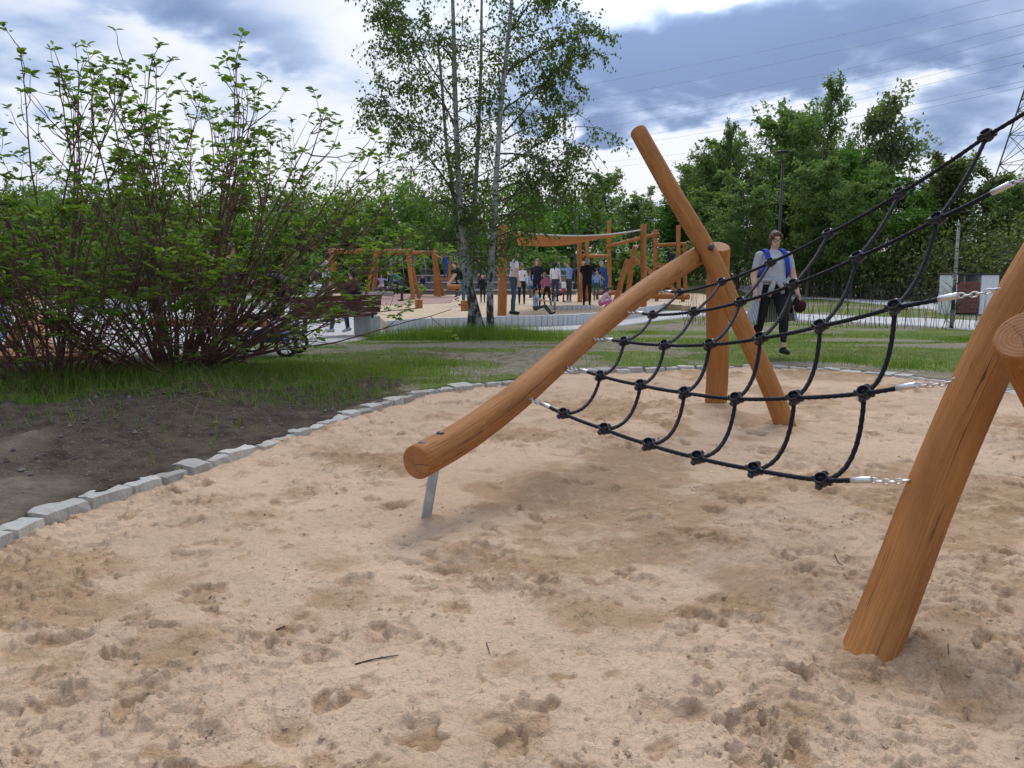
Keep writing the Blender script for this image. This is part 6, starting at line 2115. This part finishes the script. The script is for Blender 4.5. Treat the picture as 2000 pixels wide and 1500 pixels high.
# striped shirt tied round the waist: belt, knot and two hanging panels
m, gg, b = newmat('striped_cloth')
uvs_ = gg.coord('UV')
st_ = gg.math('SINE', gg.math('MULTIPLY', gg.sep(uvs_)[0], 330.0))
gg.lk(gg.mix(gg.sstep(st_, -.15, .15), (.62, .62, .66), (.055, .06, .085)), b.inputs['Base Color']); b.inputs['Roughness'].default_value = .9
M['striped'] = m
sh_ = MB()
def drape(x0, x1, ztop, zbot, flare, ph):
    n0 = len(sh_.v); NU, NV = 14, 10
    for j in range(NV + 1):
        t = j / NV
        for i in range(NU + 1):
            s = i / NU
            a = x0 + (x1 - x0) * s
            rx = .215 + flare * t + .012 * math.sin(s * 19 + ph + t * 3) * (.4 + t); ry = .165 + flare * .8 * t + .012 * math.cos(s * 17 + ph)
            z = ztop + (zbot - ztop) * t - .03 * math.sin(s * 5 + ph) * t
            sh_.v.append(Vector((math.sin(a) * rx, math.cos(a) * ry, z)))
    for j in range(NV):
        for i in range(NU):
            q = n0 + j * (NU + 1) + i
            u0_, u1_ = i / NU * (x1 - x0) * .2, (i + 1) / NU * (x1 - x0) * .2
            v0_, v1_ = j * .06, (j + 1) * .06
            sh_.face((q, q + 1, q + NU + 2, q + NU + 1), 0, [(u0_, v0_), (u1_, v0_), (u1_, v1_), (u0_, v1_)])
drape(.85, 5.43, 1.06, .44, .15, .3)
so = wpart('tied_shirt', sh_, M['striped'])
so.modifiers.new('thickness', 'SOLIDIFY').thickness = .006
sh_ = MB()
bl = []
for i in range(33):
    a = 2 * math.pi * i / 32
    bl.append(Vector((math.sin(a) * .212, math.cos(a) * .165, 1.055 + .012 * math.sin(a * 3) - .03 * math.cos(a))))
sh_.tube(bl, .034, 8, False, uvs=True)
sh_.ell((0.03, .185, 1.03), (.05, .035, .045), None, 12, 8)
sh_.tube([Vector((.05, .19, 1.02)), Vector((.09, .205, .93)), Vector((.12, .20, .82))], [.03, .04, .03], 8, uvs=True); sh_.tube([Vector((.0, .19, 1.02)), Vector((-.05, .205, .95)), Vector((-.07, .20, .86))], [.03, .036, .028], 8, uvs=True)
wpart('tied_sleeves', sh_, M['striped'])
# shoe soles
M['sole'] = pmat('white_sole', (.65, .65, .65), (.5, .5, .5), 20, .7)
# rucksack: straps in front, bag behind
bp = empty('rucksack', T((0, -.25, 1.05)), 'blue rucksack on the back of the woman in grey', 'rucksack')
M['ruck'] = cloth('ruck_blue', (.012, .055, .42))
mb = MB(); mb.ell((0, -.215, 1.20), (.16, .10, .23), None, 16, 12); mb.v = [T(v) for v in mb.v]; mb.build('bag', M['ruck'], bp)
for s in (-1, 1):
    mb = MB()
    pth = spline([Vector((s * .10, -.13, 1.40)), Vector((s * .118, -.04, 1.462)), Vector((s * .122, .06, 1.435)), Vector((s * .132, .135, 1.34)), Vector((s * .155, .135, 1.22)), Vector((s * .19, .06, 1.12)), Vector((s * .18, -.10, 1.06))], 6)
    mb.tube(pth, .034, 10, squash=.36, up=(s, .0, .1)); mb.v = [T(v) for v in mb.v]; mb.build('strap', M['ruck'], bp)
# dark red cap held in the hand on the picture's right
hand = pts[('hand', -1)]
cb = T(hand + np.array((-.015, .0, -.09)))
cp_ = empty('peaked_hat', cb, 'dark red and black cap hanging from the walking woman\'s hand', 'hat')
MB().lathe([(.085, -.05), (.09, 0), (.078, .045), (.045, .07), (0, .08)], cb, (.75, -.45, -.25), 18).build('crown', cloth('cap_red', (.035, .006, .009)), cp_)
mb = MB().lathe([(.0, -.070), (.115, -.068), (.12, -.060), (.10, -.055)], cb + Vector((-.02, 0, .0)), (.75, -.45, -.25), 18).build('brim', M['shoe_black'], cp_)

# ---- the others
S = lambda u, v, z=ZS: gz(u, v, z)
person('man in white t-shirt and blue jeans standing beside the thick log pole', S(1003, 615), FACE_R + .25, 1.78, 'white', 'jeans', 'black', 'black', 'short', 'short', 'long',
       larm=((-.12, .12, -1), (0, .25, -1)), rarm=((.12, .05, -1), (.0, .2, -1)), lleg=((-.02, .10, -1), (0, -.05, -1)), rleg=((.02, -.05, -1), (0, -.1, -1)), hpitch=.35, lean=.06, voxel=.012)
person('fair-haired girl in white top and black trousers, half behind the man', S(1019, 594), FACE_CAM, 1.52, 'white', 'black', 'black', 'blond', 'long', 'long', hpitch=.1)
person('fair-haired woman dressed all in navy', S(1049, 596), FACE_CAM - .15, 1.68, 'navy', 'navy', 'black', 'blond', 'long', 'long', larm=((-.25, .1, -1), (.25, .5, -.8)), rarm=((.2, .1, -1), (-.2, .5, -.8)))
person('seated person in pale top on the balance log', S(1035, 584), FACE_CAM + .3, 1.6, 'ltblue', 'jeans', 'black', 'brown', 'chin', 'long', sit=.46, lleg=((-.15, 1, -.1), (0, .1, -1)), rleg=((.15, 1, -.1), (0, .1, -1)), larm=((-.2, .5, -1), (.4, .8, .1)), rarm=((.2, .5, -1), (-.4, .8, .1)))
person('child with a pink backpack leaning forward', S(1068, 600), FACE_AWAY + .6, 1.16, 'pink', 'black', 'black', 'blond', 'short', 'long', lean=.25, lleg=((-.05, .35, -1), (0, -.3, -1)), rleg=((.05, -.25, -1), (0, -.3, -1)))
person('dark-haired woman in white top and purple trousers, seen from behind', S(1084, 589), FACE_AWAY - .4, 1.64, 'white', 'purple', 'black', 'black', 'tail', 'long', larm=((-.25, .2, -1), (-.1, .6, -.6)))
person('toddler in white top and bright red trousers', S(1101, 590), FACE_R + .6, .98, 'white', 'red', 'black', 'blond', 'short', 'long', lleg=((-.05, .2, -1), (0, 0, -1)), rleg=((.05, -.25, -1), (0, -.1, -1)))
person('woman in light blue top and grey trousers with raised arms', S(1111, 590), FACE_L + .5, 1.62, 'paleblue', 'dgrey', 'white', 'red', 'chin', 'long', larm=((-.5, .8, .1), (-.1, .5, .5)), rarm=((.6, .7, .1), (-.2, .4, .8)))
person('woman in long black padded vest pointing right, seen from behind', S(1146, 598), FACE_AWAY - .1, 1.70, 'black', 'black', 'black', 'grey', 'chin', 'short', larm=((-.2, .1, -1), (-.05, .1, -1)), rarm=((.55, .1, -.8), (.75, .2, -.55)), bulk=1.12)
person('man in blue jacket standing behind the woman in the padded vest', S(1138, 588), FACE_CAM, 1.76, 'blue', 'jeans', 'black', 'black', 'short', 'long', larm=((-.7, .2, -.5), (-.2, .4, -.8)), rarm=((.8, .2, -.5), (.3, .3, -.9)), bulk=1.1)
person('grey-haired man in blue tracksuit leaning over', S(1182, 584), FACE_L + .3, 1.78, 'blue', 'blue', 'black', 'grey', 'short', 'long', lean=.30, hpitch=.3, larm=((-.1, .5, -1), (.1, .7, -.5)), rarm=((.1, .5, -1), (0, .7, -.5)), bulk=1.1)
person('child in blue with a purple hat by the stooping man', S(1164, 586), FACE_CAM, 1.35, 'paleblue', 'jeans', 'black', 'black', 'short', 'long')
person('little girl in pink crouching in the sand', S(1173, 610), FACE_R, 1.15, 'palepink', 'pink', 'white', 'brown', 'tail', 'long', lean=.55, hpitch=.3, lleg=((-.25, .9, .25), (0, -.55, -.9)), rleg=((.25, .9, .25), (0, -.55, -.9)), larm=((-.1, .7, -.7), (.1, .6, -.8)), rarm=((.1, .7, -.7), (-.1, .6, -.8)))
person('boy with dark hair in pale shirt sitting in the sand behind the wall', S(1046, 613), FACE_R - .2, 1.18, 'ltblue', 'dgrey', 'black', 'black', 'short', 'short', sit=.10, lleg=((-.3, 1, .25), (0, .5, -.6)), rleg=((.3, 1, .25), (0, .5, -.6)), larm=((-.1, .8, -.5), (0, 1, -.1)), rarm=((.1, .8, -.5), (0, 1, -.1)), hpitch=.25)
pf = pc + Vector((.15, -.1, .03))
person('boy with a dark jacket sitting on the tower platform', pf, FACE_AWAY, 1.25, 'navy', 'dgrey', 'black', 'brown', 'short', 'long', sit=.03, lleg=((-.2, 1, -.1), (0, .6, -1)), rleg=((.2, 1, -.1), (0, .6, -1)))
person('child in dark blue standing behind the log tower post', S(1268, 578), FACE_L, 1.35, 'navy', 'black', 'black', 'brown', 'short', 'long', larm=((-.1, .8, .0), (0, 1, .2)))
person('girl in lilac sitting on the nest swing', S(746, 578), FACE_CAM, 1.25, 'lilac', 'palepink', 'white', 'black', 'long', 'long', sit=.50, lleg=((-.15, 1, -.1), (0, .3, -1)), rleg=((.15, 1, -.1), (0, .3, -1)), larm=((-.6, .1, -.3), (-.1, .1, 1)), rarm=((.6, .1, -.3), (.1, .1, 1)))
person('child in light blue jacket standing at the swing, seen from behind', S(773, 576), FACE_AWAY, 1.32, 'paleblue', 'black', 'black', 'brown', 'short', 'long')
person('adult in teal stooping under the swing beam', S(785, 588), FACE_L, 1.62, 'teal', 'dgrey', 'black', 'brown', 'short', 'long', lean=1.0, hpitch=.2, larm=((-.1, .4, -1), (0, .4, -1)), rarm=((.1, .4, -1), (0, .4, -1)))
person('child in dark blue beside the farther swing leg', S(826, 575), FACE_CAM, 1.1, 'navy', 'navy', 'black', 'brown', 'short', 'long')
person('person in dark trousers bending left of the birch trunks', S(905, 597), FACE_L + .2, 1.66, 'black', 'teal', 'black', 'brown', 'short', 'short', lean=.45, larm=((-.1, .6, -1), (0, .6, -.8)), rarm=((.1, .6, -1), (0, .6, -.8)))
person('small child in dark overall between the birch trunks', S(943, 592), FACE_CAM, 1.12, 'black', 'black', 'black', 'brown', 'short', 'long')
person('person in black and white walking on the terrace steps', Vector((at(938, 500, 45.6).x, 45.6, .38)), FACE_L, 1.7, 'black', 'dgrey', 'black', 'black', 'short', 'long', lleg=((-.02, .3, -1), (0, 0, -1)), rleg=((.02, -.3, -1), (0, -.1, -1)))
person('blue-clad child climbing on the log play tower', at(871, 541, 39.3), FACE_AWAY, 1.2, 'blue', 'blue', 'black', 'brown', 'short', 'long')
person('adult in black standing by the log play tower', S(893, 578), FACE_R, 1.7, 'black', 'black', 'black', 'black', 'short', 'long')
# people on and near the bench
bs = BC + BR @ Vector((BL * .30, .22, 0))
person('person in black sitting on the bench, arm along its back', bs, math.atan2(BR[1][0], BR[0][0]) + 0.0, 1.72, 'navy', 'jeans', 'white', 'black', 'short', 'long', sit=.49, lleg=((-.2, 1, -.05), (0, .15, -1)), rleg=((.2, 1, -.05), (0, -.2, -1)), larm=((-.9, -.3, -.35), (-1, -.2, .05)), rarm=((.2, .5, -1), (-.2, .8, -.3)), bulk=1.1)
bs = BC + BR @ Vector((-BL * .12, .24, 0))
person('person in red and white sitting on the bench, left of the one in black', bs, math.atan2(BR[1][0], BR[0][0]) + .1, 1.62, 'white', 'dgrey', 'black', 'brown', 'chin', 'long', sit=.49, lleg=((-.2, 1, -.05), (0, .1, -1)), rleg=((.2, 1, -.05), (0, .1, -1)))
person('person in grey with pale hair beyond the bench, seen through twigs', gp(640, 630), FACE_L, 1.7, 'grey', 'jeans', 'black', 'grey', 'short', 'long')
person('child in blue at the leaning log, far left', gp(8, 668), FACE_R, 1.2, 'blue', 'paleblue', 'white', 'brown', 'short', 'long', larm=((-.2, .8, 0), (0, 1, .2)))
person('adult in dark coat behind the pushchair', gp(455, 672), FACE_R, 1.62, 'dgrey', 'black', 'black', 'brown', 'chin', 'long', larm=((-.1, .5, -1), (0, 1, -.2)), rarm=((.1, .5, -1), (0, 1, -.2)))
# backpack on the child
pb = S(1068, 600)
tag(MB().ell((0, 0, 0), (.13, .09, .18), None, 12, 8).build('child_backpack', cloth('bag_pink', (.45, .07, .22)), None, pb + Vector((-.02, -.14, .74))), 'pink backpack on the leaning child', 'backpack')
